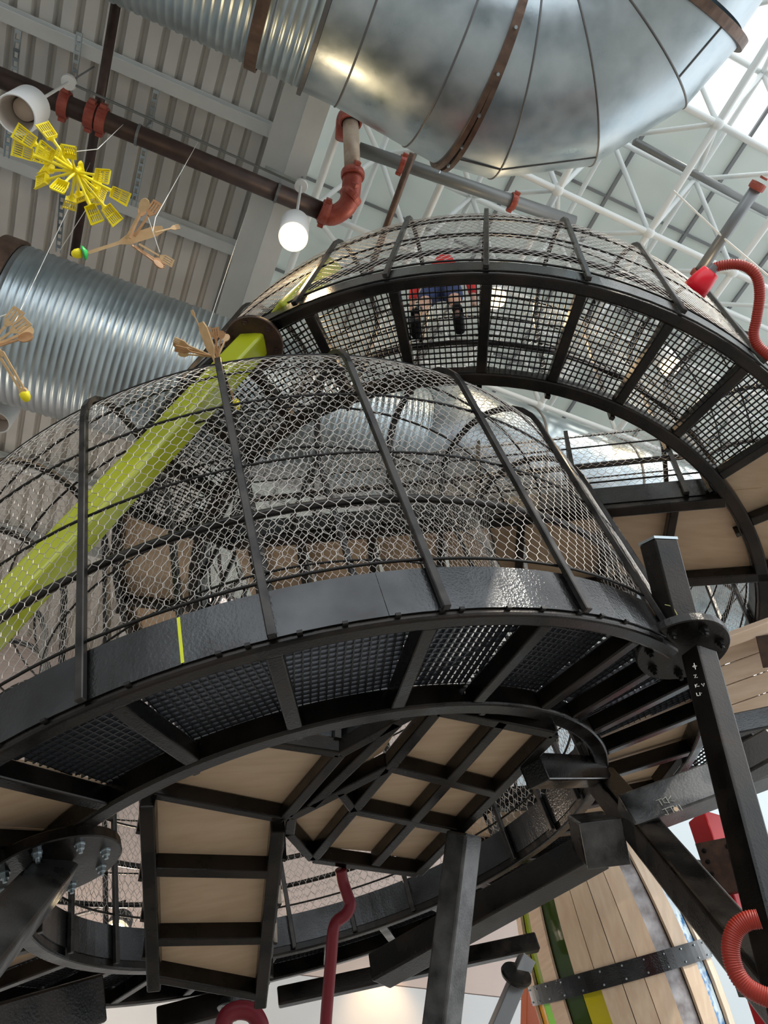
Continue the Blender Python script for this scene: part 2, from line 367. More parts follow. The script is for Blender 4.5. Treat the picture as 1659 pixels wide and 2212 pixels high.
# ------------------------------------------------------------------ pipes, hangers
def coupling(P, ax, r, parent, w=.12):
    ax = nz(ax); obj('coupling', [lathe(P-ax*w/2, ax, [(0, r*1.08), (0, r*1.3), (w*.3, r*1.36), (w*.7, r*1.36), (w, r*1.3), (w, r*1.08)], 20, False), box(P+e2*r*1.25-UPZ*.02, P+e2*r*1.62-UPZ*.02, w*.8, .08, ax), box(P-e2*r*1.25-UPZ*.02, P-e2*r*1.62-UPZ*.02, w*.8, .08, ax)], 'coupling_red', parent)
tp = st(atz(350, 313, 12.4))[1]; rp = .125
sp = thing('sprinkler_pipe', 'thick brown sprinkler main with red couplings under the corrugated deck', 'pipe', B(-3, tp, 12.4))
sE = st(atz(690, 458, 12.4))[0]
obj('pipe_run', cyl(B(-8, tp, 12.4), B(sE, tp, 12.4), rp, 24), 'pipe_brown', sp, smooth=True)
for px, py in ((140, 220), (197, 243), (221, 254), (700, 462)): coupling(B(st(atz(px, py, 12.4))[0], tp, 12.4), e1, rp, sp)
for px, py in ((300, 285), (600, 415)):
    s = st(atz(px, py, 12.4))[0]; obj('hanger_clip', [lathe(B(s-.02, tp, 12.4), e1, [(0, rp*1.05), (0, rp*1.1), (.035, rp*1.1), (.035, rp*1.05)], 20, False), cyl(B(s, tp, 12.4+rp), B(s, tp, 13.45), .012, 6)], 'post_grey', sp)
P0 = B(sE, tp, 12.4); P3 = atz(762, 378, 12.75); P4 = atz(757, 262, 13.5)
obj('elbow', tube(spline([P0, P0+e1*.18, atz(752, 440, 12.5), P3], 6), rp*1.1, 20), 'coupling_red', sp, smooth=True)
obj('riser', cyl(P3, P4, rp*.92, 20), 'pipe_rust', sp, smooth=True)
for P, ax in ((P3, P4-P3), (P4, P4-P3), (atz(757, 425, 12.56), P3-P0)): coupling(P, ax, rp, sp, .1)
P5 = atz(742, 300, 13.6); obj('elbow', tube(spline([P4, P4+nz(P4-P3)*.1, atz(745, 258, 13.75), P5], 6), rp, 16), 'coupling_red', sp, smooth=True)
gp = thing('grey_pipe', 'grey pipe crossing the space frame beside the white pendant lamp', 'pipe', atz(900, 360, 13.5))
A5, A6 = atz(775, 322, 13.5), atz(1240, 480, 13.5)
obj('pipe_run', cyl(A5, A6, .10, 16), 'pipe_grey', gp, smooth=True)
for px, py in ((868, 354), (1108, 435)): coupling(atz(px, py, 13.5), A6-A5, .10, gp, .09)
bp_ = thing('branch_pipe', 'narrow dark branch pipe crossing behind the brown sprinkler main', 'pipe', atz(205, 240, 12.62))
obj('pipe_run', cyl(atz(262, -60, 12.62), atz(160, 552, 12.62), .062, 14), 'pipe_brown', bp_, smooth=True)
tag(obj('brown_pipe', cyl(atz(892, 332, 13.2), atz(790, 610, 13.2), .052, 12), 'strap_brown', smooth=True), 'thin brown pipe slanting in front of the white space frame', 'pipe')
tag(obj('dark_conduit', cyl(atz(760, 470, 13.0), atz(600, 395, 13.0), .03, 10), 'pipe_brown', smooth=True), 'thin dark conduit beside the end of the sprinkler main', 'conduit')
dp = thing('dark_pipe', 'dark pipe with red end fitting at the far right of the space frame', 'pipe', atz(1575, 495, 12.5))
A7, A8 = atz(1636, 402, 12.5), atz(1508, 592, 12.5); obj('pipe_run', cyl(A7, A8, .085, 14), 'post_grey', dp, smooth=True)
for P in (A7, A8): coupling(P, A8-A7, .085, dp, .1)
tag(obj('long_pipe', cyl(atz(1370, 305, 14.4), atz(1659, 460, 14.4), .06, 10), 'pipe_grey', smooth=True), 'long dark pipe above the space frame at the right', 'pipe')
tag(obj('steel_cable', tube([atz(1455, 412, 13), atz(1570, 520, 12.4), atz(1659, 595, 12)], .014, 6), 'string'), 'thin pale steel cable slanting across the space frame', 'cable')
for i, ((a, b), (c, d), lab) in enumerate([((40, 65), (14, 340), 'perforated steel hanger strip at the left edge of the ceiling'), ((172, 70), (158, 185), 'short hanger strip above the left pendant canopy'), ((338, 195), (288, 445), 'perforated steel hanger strip crossing the middle of the sprinkler main'), ((142, 320), (126, 545), 'perforated steel hanger strip behind the yellow scoops')]):
    h = thing('hanger_strip', lab, 'hanger', atz(a, b, 13.15)); P, Q = atz(a, b, 13.1), atz(c, d, 13.1); dd = Q-P; L_ = np.linalg.norm(dd); dd /= L_; nn = int(L_/.11)
    side = nz(np.cross(dd, UPZ)); obj('channel', [box(P+side*.032, Q+side*.032, .014, .03), box(P-side*.032, Q-side*.032, .014, .03)]+[box(P+dd*(k*.11), P+dd*(k*.11+.04), .05, .03) for k in range(nn)], 'galv', h)

# ================================================================== tilted ring walkways
class Ring:
    def __init__(s, n, O):
        s.n = nz(n); s.a = nz(np.cross([0, 1., 0], s.n)); s.b = np.cross(s.n, s.a); s.O = np.asarray(O, float)
    def pt(s, th, r, h=0.):
        t = math.radians(th); return s.O+r*(math.sin(t)*s.a-math.cos(t)*s.b)+h*s.n
    def er(s, th): t = math.radians(th); return math.sin(t)*s.a-math.cos(t)*s.b
    def et(s, th): t = math.radians(th); return math.cos(t)*s.a+math.sin(t)*s.b
    def uv(s, u, v, h=0.): return s.O+s.a*u+s.b*v+s.n*h
def mkring(vp, anchor, z, c):
    n = ray(*vp); R = Ring(n, [0, 0, 0]); R.O = atz(*anchor, z)+R.a*c[0]+R.b*c[1]; return R
LR = mkring((200, -600), (881, 1340), 4.4, (-.656, 3.52))
UR = mkring((1053, 40), (1050, 617), 8.07, (-.122, 4.331))

def arc_box(R, r0, r1, h0, h1, t0, t1, step=3.):
    n = max(2, int(abs(t1-t0)/step)+1); full = abs(abs(t1-t0)-360) < 1e-6; V, f = [], []
    ths = np.linspace(t0, t1, n+1)
    if full: ths = ths[:-1]
    for th in ths:
        for r, h in ((r0, h0), (r1, h0), (r1, h1), (r0, h1)): V.append(R.pt(th, r, h))
    k = len(ths)
    for i in range(k if full else k-1):
        a, b = i*4, ((i+1) % k)*4
        for q in range(4): q2 = (q+1) % 4; f.append((a+q, b+q, b+q2, a+q2))
    if not full: f += [(0, 1, 2, 3), (4*k-1, 4*k-2, 4*k-3, 4*k-4)]
    return np.array(V), f
def arc_path(R, r, h, t0, t1, step=3.): return [R.pt(t, r, h) for t in np.linspace(t0, t1, max(3, int(abs(t1-t0)/step)+1))]
def sweep_rect(path, side, wt, wn):
    P = np.asarray(path, float); T = np.gradient(P, axis=0); V, f = [], []
    for p, t in zip(P, T):
        nn = nz(np.cross(t, side))
        for a, b in ((-1, -1), (1, -1), (1, 1), (-1, 1)): V.append(p+side*a*wt/2+nn*b*wn/2)
    for i in range(len(P)-1):
        for q in range(4): q2 = (q+1) % 4; f.append((i*4+q, i*4+q2, (i+1)*4+q2, (i+1)*4+q))
    k = len(P)*4; f += [(3, 2, 1, 0), (k-4, k-3, k-2, k-1)]; return np.array(V), f
def hoop_profile(ro, ri, h0, hc, n=14):
    c, R = (ro+ri)/2, (ro-ri)/2; a = [(ro, h) for h in np.linspace(h0, hc, 6)]
    a += [(c+R*math.cos(t), hc+R*math.sin(t)) for t in np.linspace(0, math.pi, n+1)[1:]]
    a += [(ri, h) for h in np.linspace(hc, h0, 6)[1:]]; return np.array(a)
def resample(P, du):
    d = np.r_[0, np.cumsum(np.linalg.norm(np.diff(P, axis=0), axis=1))]; n = max(2, int(d[-1]/du)); u = np.linspace(0, d[-1], n+1)
    return np.c_[np.interp(u, d, P[:, 0]), np.interp(u, d, P[:, 1])]
def wire_net(parent, place, x0, x1, px, prof, qy, amp, rad):
    """hexagonal wire net: place(x, r, h) -> points; x runs along the walkway, prof across the hoop"""
    P = resample(prof, qy); nx = int((x1-x0)/(px/2)); xs = x0+np.arange(nx+1)*(x1-x0)/nx; rows = len(P)-1
    d = np.r_[0, np.cumsum(np.linalg.norm(np.diff(P, axis=0), axis=1))]
    I, J = np.meshgrid(np.arange(nx+1), np.arange(rows), indexing='ij'); up = ((I+J) % 2 == 1)
    u = d[J]+(d[1])*.5+np.where(up, amp, -amp)+rng.normal(0, .0022, I.shape); xx = xs[I]+rng.normal(0, .0022, I.shape)*(x1-x0)/max(1e-6, nx*px/2)
    r, h = np.interp(u, d, P[:, 0]), np.interp(u, d, P[:, 1]); pts = place(xx, r, h)
    A = [pts[:-1].reshape(-1, 3)]; Bq = [pts[1:].reshape(-1, 3)]
    m = up[:, :-1]; A.append(pts[:, :-1][m]); Bq.append(pts[:, 1:][m])
    V, Q = segs(np.concatenate(A), np.concatenate(Bq), rad); return fast('wire_mesh', V, Q, 'wire', parent)
def ring_place(R):
    def f(th, r, h):
        t = np.radians(th)[..., None]; return R.O+r[..., None]*(np.sin(t)*R.a-np.cos(t)*R.b)+h[..., None]*R.n
    return f
def bars(O, ax, ay, n, inside, x0, x1, y0, y1, pitch, th, hx, hy):
    geo = []
    def run(a, b, p0, p1, lo, hi, hh):
        k = np.arange(math.ceil(p0/pitch), math.floor(p1/pitch)+1)*pitch; s = np.linspace(lo, hi, 90)
        for y in k:
            ok = inside(s, np.full_like(s, y)) if a is ax else inside(np.full_like(s, y), s)
            if ok.sum() < 2: continue
            idx = np.flatnonzero(ok); g0 = 0
            for c in np.flatnonzero(np.diff(idx) > 1).tolist()+[len(idx)-1]:
                i0, i1 = idx[g0], idx[c]; g0 = c+1
                if i1 > i0: geo.append(box(O+a*s[i0]+b*y, O+a*s[i1]+b*y, th, hh, n, hh/2))
    run(ax, ay, y0, y1, x0, x1, hx); run(ay, ax, x0, x1, y0, y1, hy); return geo
def sector_grating(parent, R, ta, tb, ri, ro, h, pitch, th=.012, dep=.034, m='grate'):
    tm = (ta+tb)/2; hf = math.radians((tb-ta)/2); ax, ay = R.et(tm), R.er(tm); w = ro*math.sin(hf)
    ins = lambda x, y: (np.hypot(x, y) > ri) & (np.hypot(x, y) < ro) & (np.abs(np.arctan2(x, y)) < hf)
    g = bars(R.O+R.n*h, ax, ay, R.n, ins, -w, w, ri*math.cos(hf), ro, pitch, th, dep, dep*.8)
    o = obj('grating', g, m, parent); o['kind'] = 'stuff'; return o
def sector_panel(parent, R, ta, tb, ri, ro, h, t=.02):
    return obj('plywood_panel', arc_box(R, ri, ro, h, h+t, ta+.15, tb-.15, 2), 'plywood', parent)

def walkway(name, label, R, g, joists, hoops, cover, net, plates, pitch):
    ri, ro = g['ri'], g['ro']; w = thing(name, label, 'walkway', R.pt(0, ro, 0))
    obj('outer_beam', arc_box(R, ro-.115, ro, 0, .17, 0, 360, 3), 'black_steel', w, .02)
    obj('inner_beam', arc_box(R, ri, ri+.135, 0, .17, 0, 360, 3), 'black_steel', w, .02)
    for a, b in plates: obj('toe_plate', arc_box(R, ro+.004, ro+.014, .045, g['ft'], a, b, 3), 'plate_steel', w)
    obj('inner_toe_plate', arc_box(R, ri-.012, ri-.002, .08, g['ft']+.02, 0, 360, 3), 'plate_steel', w)
    for th in joists:
        obj('joist', box(R.pt(th, ri+.13, .075), R.pt(th, ro-.112, .075), .10, .13, R.n), 'black_steel', w, .012)
    for i in range(len(joists)):
        a, b = joists[i], joists[(i+1) % len(joists)]
        if b < a: b += 360
        m = ((a+b)/2+180) % 360-180
        if cover(m) == 'g': sector_grating(w, R, a+.2, b-.2, ri+.12, ro-.10, .165, pitch, *g.get('bar', (.012, .034)))
        else: sector_panel(w, R, a, b, ri+.05, ro-.03, .172)
    P = hoop_profile(ro+.045, ri-.04, .03, g['hc'])
    for th in hoops: obj('hoop', sweep_rect([R.pt(th, r, h) for r, h in P], R.et(th), .052, .046), 'rib_steel', w, .006, seg=1)
    pin = hoop_profile(ro+.012, ri-.008, g['ft']+.06, g['hc'])
    c, rr = (ro+ri)/2, (ro-ri)/2+.012
    rails = [(ro+.012, g['ft']+.07), (ro+.012, 1.42), (ro+.012, 2.08), (ri-.008, g['ft']+.12), (ri-.008, 1.42), (ri-.008, 2.08)]
    rails += [(c+rr*math.cos(t), g['hc']+rr*math.sin(t)) for t in (.55, 1.2, 1.95, 2.6)]
    for r, h in rails: obj('rail', tube(arc_path(R, r, h, *g['cage'], 3), .011, 6), 'dark_rod', w, smooth=True)
    for r in (ro-.06, ri+.06): obj('handrail', tube(arc_path(R, r, 1.03, *g['cage'], 3), .030, 10), 'rib_steel', w, smooth=True)
    for (a, b, p, q) in net: wire_net(w, ring_place(R), a, b, math.degrees(p/ro), pin, q, q*.30, g.get('wr', .0029))
    return w
hoL = [-50.5, -34.5, -18.06, -1.33, 14.32, 30.5, 46.5]+[46.5+16.44*k for k in range(1, 16)]
joL = [-61, -46.3, -31.5, -16.4, -1.6, 13.3, 26.8, 41.4, 50.8, 60.5, 72.5]+[72.5+14.1*k for k in range(1, 16)]
lower = walkway('ring_walkway', 'lower black steel ring walkway in the foreground with wire mesh cage', LR, dict(bar=(.009, .045, 'grate_deep'), ri=2.465, ro=3.57, ft=.36, hc=2.43, cage=(-75, 285)), joL, hoL,
    lambda m: 'p' if (72.5 < m < 118 or -100 < m < -31.5) else 'g', [(-62, 62, .088, .064), (62, 298, .11, .085)], [(-9.1, 9.0), (9.06, 66), (66.1, 200), (200.1, 350.8)], .052)
obj('paint_mark', arc_box(LR, 3.585, 3.587, .05, .35, -9.25, -8.95, 1), 'yellow_paint', lower)
for th in (-27, -22, -14, -6, -3.5, 1, 5, 9.8, 14, 16, 21, 25, 29.8, 33, 37): obj('weld_tab', box(LR.pt(th-.25, 3.585, .038), LR.pt(th+.25, 3.585, .038), .03, .018, LR.n), 'dark_rod', lower)
hoU = [-22+11.75*k for k in range(30)]+[-33.6-11.6*k for k in range(1, 1)]
joU = [-66.4+11.35*k for k in range(31)]
upper = walkway('ring_walkway', 'upper black steel ring walkway seen from below through its grating', UR, dict(bar=(.010, .022), wr=.0026, ri=3.35, ro=4.45, ft=.31, hc=2.35, cage=(-125, 150)), joU, hoU,
    lambda m: 'g' if (-66 < m < 46 or 71 < m < 125) else 'p', [(-118, 118, .095, .072)], [(-21.5, 12), (12.06, 60), (60.1, 200), (200.1, 338.4)], .055)

# ------------------------------------------------------------------ straight bridge across the upper ring
br = thing('bridge', 'straight caged bridge with plywood underside crossing inside the upper ring', 'walkway', UR.uv(0, -1.7, 0))
Bu0, Bu1 = np.array([2.60, -2.115]), np.array([-2.84, -1.335]); bd = (Bu1-Bu0)/np.linalg.norm(Bu1-Bu0); bnrm = np.array([bd[1], -bd[0]]); bnrm = bnrm if bnrm[1] > 0 else -bnrm
Lb = np.linalg.norm(Bu1-Bu0); WB = 1.15
def bp(x, y, h=0.): q = Bu0+bd*x+bnrm*y; return UR.uv(q[0], q[1], h)
bdir = nz(bp(1, 0)-bp(0, 0)); bside = nz(bp(0, 1)-bp(0, 0))
for y in (.06, WB-.06): obj('edge_beam', box(bp(-.05 if y < .5 else -.75, y, .08), bp(Lb, y, .08), .12, .16, UR.n), 'black_steel', br, .012)
obj('toe_plate', box(bp(0, -.006, .25), bp(2.6, -.006, .25), .01, .32, UR.n), 'plate_steel', br)
obj('toe_plate', box(bp(2.61, -.006, .25), bp(Lb, -.006, .25), .01, .32, UR.n), 'plate_steel', br)
obj('toe_plate', box(bp(-.6, WB+.006, .25), bp(Lb, WB+.006, .25), .01, .32, UR.n), 'plate_steel', br)
jx = [.45, 1.12, 2.05, 2.95, 3.75, 4.6, 5.2]
for x in jx: obj('joist', box(bp(x, .1, .075), bp(x+.12, WB-.1, .075), .09, .13, UR.n), 'black_steel', br, .01)
xs = [-.45]+jx+[Lb]
for a, b in zip(xs[:-1], xs[1:]): obj('plywood_panel', slab([bp(a+.02, .02, .165), bp(b-.02, .02, .165), bp(b-.02, WB-.02, .165), bp(a+.02, WB-.02, .165)], UR.n, .02), 'plywood', br)
Pb = hoop_profile(-.04, WB+.04, .1, 1.75)
for x in (.32, 1.42, 2.52, 3.62, 4.72): obj('hoop', sweep_rect([bp(x, r, h) for r, h in Pb], bdir, .05, .045), 'rib_steel', br)
for y, h in ((-.02, .52), (-.02, .85), (-.02, 1.35), (WB+.02, .52), (WB+.02, 1.35), (.25, 2.13), (WB-.25, 2.13)): obj('rail', tube([bp(0, y, h), bp(Lb, y, h)], .011, 6), 'dark_rod', br)
for y in (.05, WB-.05): obj('handrail', tube([bp(0, y, 1.03), bp(Lb, y, 1.03)], .028, 10), 'rib_steel', br)
wire_net(br, lambda x, r, h: UR.O+(Bu0[0]+bd[0]*x+bnrm[0]*r)[..., None]*UR.a+(Bu0[1]+bd[1]*x+bnrm[1]*r)[..., None]*UR.b+h[..., None]*UR.n, 0, Lb, .095, hoop_profile(-.015, WB+.015, .45, 1.75), .07, .021, .0024)
cn = UR.uv(-3.30, -1.56); obj('corner_beam', box(bp(Lb-.05, .06, .08), cn+UR.n*.08, .12, .16, UR.n), 'black_steel', br, .012)
obj('toe_plate', box(bp(Lb, -.006, .25), cn+UR.n*.25, .01, .32, UR.n), 'plate_steel', br)
for x in (Lb-.04, Lb+.06): obj('post', box(bp(x, -.03, .12), bp(x, -.03, 1.1), .04, .04, bdir), 'rib_steel', br)

# ------------------------------------------------------------------ many-sided plywood platform inside the lower ring
ZP = 4.75
def hp(x, y, dz=0.): return atz(x, y, ZP)+UPZ*dz
pf = thing('platform', 'plywood platform on a black steel grid frame inside the lower ring', 'platform', hp(850, 1780))
N = [[hp(840, 1669), hp(979, 1696), hp(1072, 1726)], [hp(766, 1763), hp(897, 1782), hp(994, 1808)], [hp(676, 1868), hp(811, 1879), hp(904, 1899)]]
T1, T2, T3 = hp(945, 1548), hp(1090, 1568), hp(1200, 1598)
def pbeam(A, Bp, parent, w=.09, h=.13, z=.095, name='beam'): return obj(name, box(np.asarray(A)+UPZ*z, np.asarray(Bp)+UPZ*z, w, h), 'black_steel', parent, .012)
cols = [(T1, N[0][0], N[1][0], N[2][0]), (T2, N[0][1], N[1][1], N[2][1]), (T3, N[0][2], N[1][2], N[2][2])]
for c in cols: pbeam(c[0], c[3], pf)
for r in N: pbeam(r[0], r[2], pf, z=.094)
pbeam(T1, T3, pf)
K1, K2, K3 = hp(625, 1812), hp(629, 1776), hp(735, 1722)
pbeam(N[2][0], K1, pf); pbeam(K1, K2, pf); pbeam(K2, N[0][0], pf, .09); pbeam(K3, N[1][0], pf, .08)
def panel(poly, parent, z=.165): return obj('plywood_panel', slab([np.asarray(p)+UPZ*z for p in poly], UPZ, .02), 'plywood', parent)
grid = [[T1, T2, T3]]+N
for i in range(3):
    for j in range(2): panel([grid[i][j], grid[i][j+1], grid[i+1][j+1], grid[i+1][j]], pf)
panel([N[0][0], N[1][0], N[2][0], K1, K2, K3], pf)
# landing: wedge of plywood with the folded steel corner plate
ld = thing('landing', 'plywood landing with folded steel corner plate between ring and platform', 'platform', hp(540, 1700))
C0, C1, C2, C3, C4 = hp(505, 1600), hp(735, 1640), hp(905, 1548), hp(612, 1782), hp(325, 1728)
pbeam(C1, C3, ld); pbeam(C4, C3, ld); pbeam(hp(540, 1612), C1, ld, .08); pbeam(C1, C2, ld, .08)
G0, G1 = hp(860, 1572), hp(672, 1752); pbeam(G0, G1, ld, .09)
panel([C0, C1, C3, C4], ld); panel([C1, C2, hp(829, 1665), K3, C3], ld)
for A, Bp in ((hp(540, 1610), C1), (C1, C2)): obj('corner_plate', box(A+UPZ*.36, Bp+UPZ*.36, .012, .38), 'plate_steel', ld)
obj('post', box(C1+UPZ*.14-UPZ*.0+np.array([-.02, -.05, 0]), C1+UPZ*.55+np.array([-.02, -.05, 0]), .05, .05, e1), 'rib_steel', ld)
# ramp down from the landing: two stringers, rungs and plywood
rp_ = thing('ramp', 'descending ramp seen from below with plywood panels between black rungs', 'ramp', hp(450, 1800))
RL0, RR0 = hp(318, 1735), hp(600, 1790); RL1, RR1 = atz(333, 2135, 4.2), atz(562, 2172, 4.2)
rn = nz(np.cross(RR0-RL0, RL1-RL0)); rn = rn if rn[2] > 0 else -rn
for A, Bp in ((RL0, RL1), (RR0, RR1)): obj('stringer', box(A, Bp, .12, .20, rn, .06), 'black_steel', rp_, .015)
def lr(f, g): return RL0*(1-f)*(1-g)+RL1*f*(1-g)+RR0*(1-f)*g+RR1*f*g
def fy_(y, side): # fraction along a stringer for a picture row
    A, Bp = (RL0, RL1) if side == 0 else (RR0, RR1); lo, hi = 0, 1
    for _ in range(30):
        m = (lo+hi)/2
        if proj(A*(1-m)+Bp*m)[1] < y: lo = m
        else: hi = m
    return lo
rung = [(fy_(1732, 0), fy_(1792, 1)), (fy_(1878, 0), fy_(1884, 1)), (fy_(2030, 0), fy_(2026, 1)), (fy_(2108, 0), fy_(2150, 1))]
LP = lambda f: RL0*(1-f)+RL1*f
RP = lambda f: RR0*(1-f)+RR1*f
for a, b in rung[1:]: obj('rung', box(LP(a), RP(b), .10, .17, rn, .05), 'black_steel', rp_, .012)
for (a, b), (c, d) in zip(rung[:-1], rung[1:]): obj('plywood_panel', slab([LP(a)+rn*.12, RP(b)+rn*.12, RP(d)+rn*.12, LP(c)+rn*.12], rn, .02), 'plywood', rp_)
sd_ = nz(RR0-RL0)
for f in (.16, .40, .62, .84):
    for A, sgn in ((LP, -1), (RP, 1)): obj('side_post', box(A(f)+sd_*sgn*.085+rn*.02, A(f)+sd_*sgn*.085+rn*1.0, .035, .035, sd_), 'rib_steel', rp_)
for (P_f, sgn) in ((LP, -1), (RP, 1)):
    A0, A1 = P_f(0)+sd_*sgn*.09, P_f(1)+sd_*sgn*.09
    wire_net(rp_, lambda x, r, h, A0=A0, A1=A1: A0+(A1-A0)*x[..., None]+rn*h[..., None], 0, 1, .09/np.linalg.norm(A1-A0), np.array([[0, .2], [0, .6], [0, 1.0]]), .07, .02, .0026)
    obj('rail', tube([A0+rn*1.0, A1+rn*1.0], .02, 8), 'dark_rod', rp_)
    obj('rail', tube([A0+rn*.22, A1+rn*.22], .012, 6), 'dark_rod', rp_)

# ================================================================== columns, struts, flanges
def flange(parent, P, n, R, t, nb, rb, m, bm='dark_rod', bside=-1, ph=0., skip=()):
    n = nz(n); obj('flange', lathe(P-n*t/2, n, [(0, R-.008), (.008, R), (t-.008, R), (t, R-.008)], 48), m, parent)
    a = nz(np.cross(n, [.2, 1, .1])); b = np.cross(n, a)
    for k in range(nb):
        if k in skip: continue
        q = 2*math.pi*k/nb+ph; bolt(parent, P+n*bside*t/2+rb*(math.cos(q)*a+math.sin(q)*b), n*bside, m=bm)
# leaning green column through the upper ring
PT = UR.pt(-28, 4.36, .06); PL_ = atd(0, 1332, 5.75); gd = nz(PT-PL_)
gc = thing('leaning_column', 'lime green leaning column bolted to the upper ring with a round flange', 'column', PL_-gd*1.5)
sv = nz(np.cross(gd, PT-CAM)); dg = nz(np.cross(sv, gd)); up45 = nz(sv+dg)
obj('shaft', box(PL_-gd*2.2, PT-gd*.12, .24, .24, up45), 'green_paint', gc, .03, seg=3)
GA, GB = onpl(610, 682, UR.O+UR.n*.30, UR.n), onpl(714, 578, UR.O+UR.n*2.3, UR.n)
obj('shaft', box(GA, GB, .22, .22, nz(np.cross(GB-GA, CAM-GA)+nz(CAM-GA)*2)), 'green_paint', gc, .03, seg=3)
flange(gc, PT-gd*.16, disc_normal(568, 735, .4, -.9, .90), .285, .05, 6, .225, 'brown_plate', 'brown_plate', -1, .5)

# right column with thick bolted disc and upper stub
PD = LR.pt(48.4, 3.62, .03); PB = atd(1686, 2090, 4.95); PK = atd(1507, 1402, np.linalg.norm(PD-CAM)); cdv = nz(PK-PB)
rc = thing('column', 'black column on the right rising to a thick bolted disc', 'column', PB+(PB-PK)*.9)
obj('shaft', box(PB+(PB-PK)*.9, PK-cdv*.03, .175, .175, nz(np.cross(cdv, e1))), 'black_steel', rc, .018, seg=3)
st_top = atd(1422, 1172, np.linalg.norm(PD-CAM)+.15); sdv = nz(st_top-PD)
dn = disc_normal(1474, 1400, -.42, -.9, .56)
PS = atd(1468, 1350, np.linalg.norm(PD-CAM)+.02)
obj('stub', box(PS, st_top, .22, .17, nz(np.cross(sdv, e1))), 'black_steel', rc, .012)
obj('stub_cap', box(st_top, st_top+sdv*.02, .225, .175, nz(np.cross(sdv, e1))), 'galv', rc)
PDc = onpl(1472, 1398, PD, LR.n)
flange(rc, PDc, dn, .335, .075, 7, .255, 'black_steel', 'dark_rod', -1, .35)
def chalk(parent, P, ux, uy, strokes, sc, m='chalk', nrm=None, r=.003):
    g = [tube([P+ux*x*sc+uy*y*sc for x, y in s_], r, 4) for s_ in strokes]; return obj('chalk_mark', g, m, parent)
# chalk marks on the column face
fc = nz(CAM-(PK+PB)/2); fc = nz(fc-(fc@cdv)*cdv); fs = np.cross(cdv, fc)
def colpt(x, y): return onpl(x, y, (PK+PB)/2+fc*.112, fc)
for (x, y, stks) in ((1496, 1440, [[(0, 0), (.5, .3), (1, 0), (.5, -.3), (0, 0)], [(.5, .9), (.5, -.9)]]), (1499, 1462, [[(0, .4), (.6, .5), (.1, -.3), (.8, -.3)]]), (1502, 1482, [[(0, .4), (0, -.4)], [(.5, .5), (0, -.1), (.9, -.2)]]), (1516, 1480, [[(0, .4), (.3, -.4), (.6, .4)]]), (1505, 1500, [[(0, .4), (0, -.4), (.5, -.4)], [(.7, -.4), (.7, .4), (1.1, .1)]])):
    chalk(rc, colpt(x, y), fs, cdv, stks, .028)
sc_ = nz(CAM-(PS+st_top)/2); sc_ = nz(sc_-(sc_@sdv)*sdv); spt = lambda x, y: onpl(x, y, (PS+st_top)/2+sc_*.125, sc_)
obj('chalk_arrow', [tube(spline([spt(1436, 1306), spt(1450, 1310), spt(1460, 1323), spt(1466, 1338)], 4), .004, 4), tube([spt(1458, 1332), spt(1466, 1339), spt(1470, 1328)], .004, 4)], 'chalk_yellow', rc)

# big strut from the lower ring's inner beam to the column foot
SP0 = LR.pt(84, 2.53, -.02); SP1 = PB+np.array([.03, .16, -.12])
sr = thing('strut', 'heavy black diagonal strut running from lower ring to column foot', 'strut', SP1)
sd3 = nz(SP0-SP1); obj('shaft', box(SP1-sd3*.5, SP0+sd3*.02, .24, .24, UPZ), 'black_steel', sr, .03, seg=3)
QB = SP0*.78+SP1*.22
dq = np.linalg.norm(QB-CAM); E0 = atd(1306, 1822, dq-.22); E1 = atd(1272, 1798, dq+.55)
obj('socket', box(E0, E1, .33, .33, UPZ), 'black_steel', sr, .02)
obj('socket_cap', box(E0-nz(E1-E0)*.012, E0, .34, .34, UPZ), 'worn_steel', sr, .006)
gA = atd(1390, 1752, np.linalg.norm(SP0*.66+SP1*.34-CAM)); gB = atd(1720, 1630, np.linalg.norm(gA-CAM)+.5)
cb = thing('cross_beam', 'grey worn steel cross beam behind the right column with scratched letters', 'beam', (gA+gB)/2)
obj('shaft', box(gA-nz(gB-gA)*.15, gB, .24, .27, UPZ), 'worn_steel', cb, .015)
ux = nz(gB-gA); uy = nz(UPZ-(UPZ@ux)*ux); fcb = nz(np.cross(ux, uy)); fcb = fcb if fcb@(CAM-gA) > 0 else -fcb
cpt = lambda x, y: onpl(x, y, gA+fcb*.125, fcb)
for (x, y, s_) in ((1424, 1742, [[(0, 1), (1, 1)], [(.5, 1), (.5, 0)]]), (1434, 1738, [[(1, 1), (.2, .8), (.2, .2), (1, 0)]]), (1446, 1735, [[(0, 1), (0, 0)], [(.9, 1), (0, .45), (.9, 0)]]), (1438, 1762, [[(0, 1), (1, 1)], [(.5, 1), (.5, 0), (0, .2)]]), (1450, 1758, [[(0, 1), (1, 1)], [(.5, 1), (.5, 0)]]), (1462, 1754, [[(0, 1), (0, 0)]]), (1468, 1752, [[(0, 1), (0, 0)]]), (1474, 1750, [[(0, 1), (0, 0)]])):
    chalk(cb, cpt(x, y), ux, uy, s_, .05, r=.0025)
obj('knot_mark', lathe(cpt(1460, 1748), fcb, [(0, .02), (.004, .018)], 10), 'plank', cb)
obj('side_plate', [box(atd(1435, 1700, 7.4), atd(1470, 1712, 7.4), .012, .14)], 'galv', cb)
obj('gusset', box(atd(1590, 1660, 6.2), atd(1680, 1610, 6.3), .2, .22), 'black_steel', cb, .02)
obj('bracket', box(atd(1612, 1588, 6.6), atd(1640, 1640, 6.6), .1, .1), 'rib_steel', cb, .01)
tag(obj('upper_rail_beam', box(atd(1560, 1578, 7.6), atd(1720, 1545, 7.7), .16, .2), 'plate_steel', None, .012), 'steel edge beam under the slatted wooden box', 'beam')
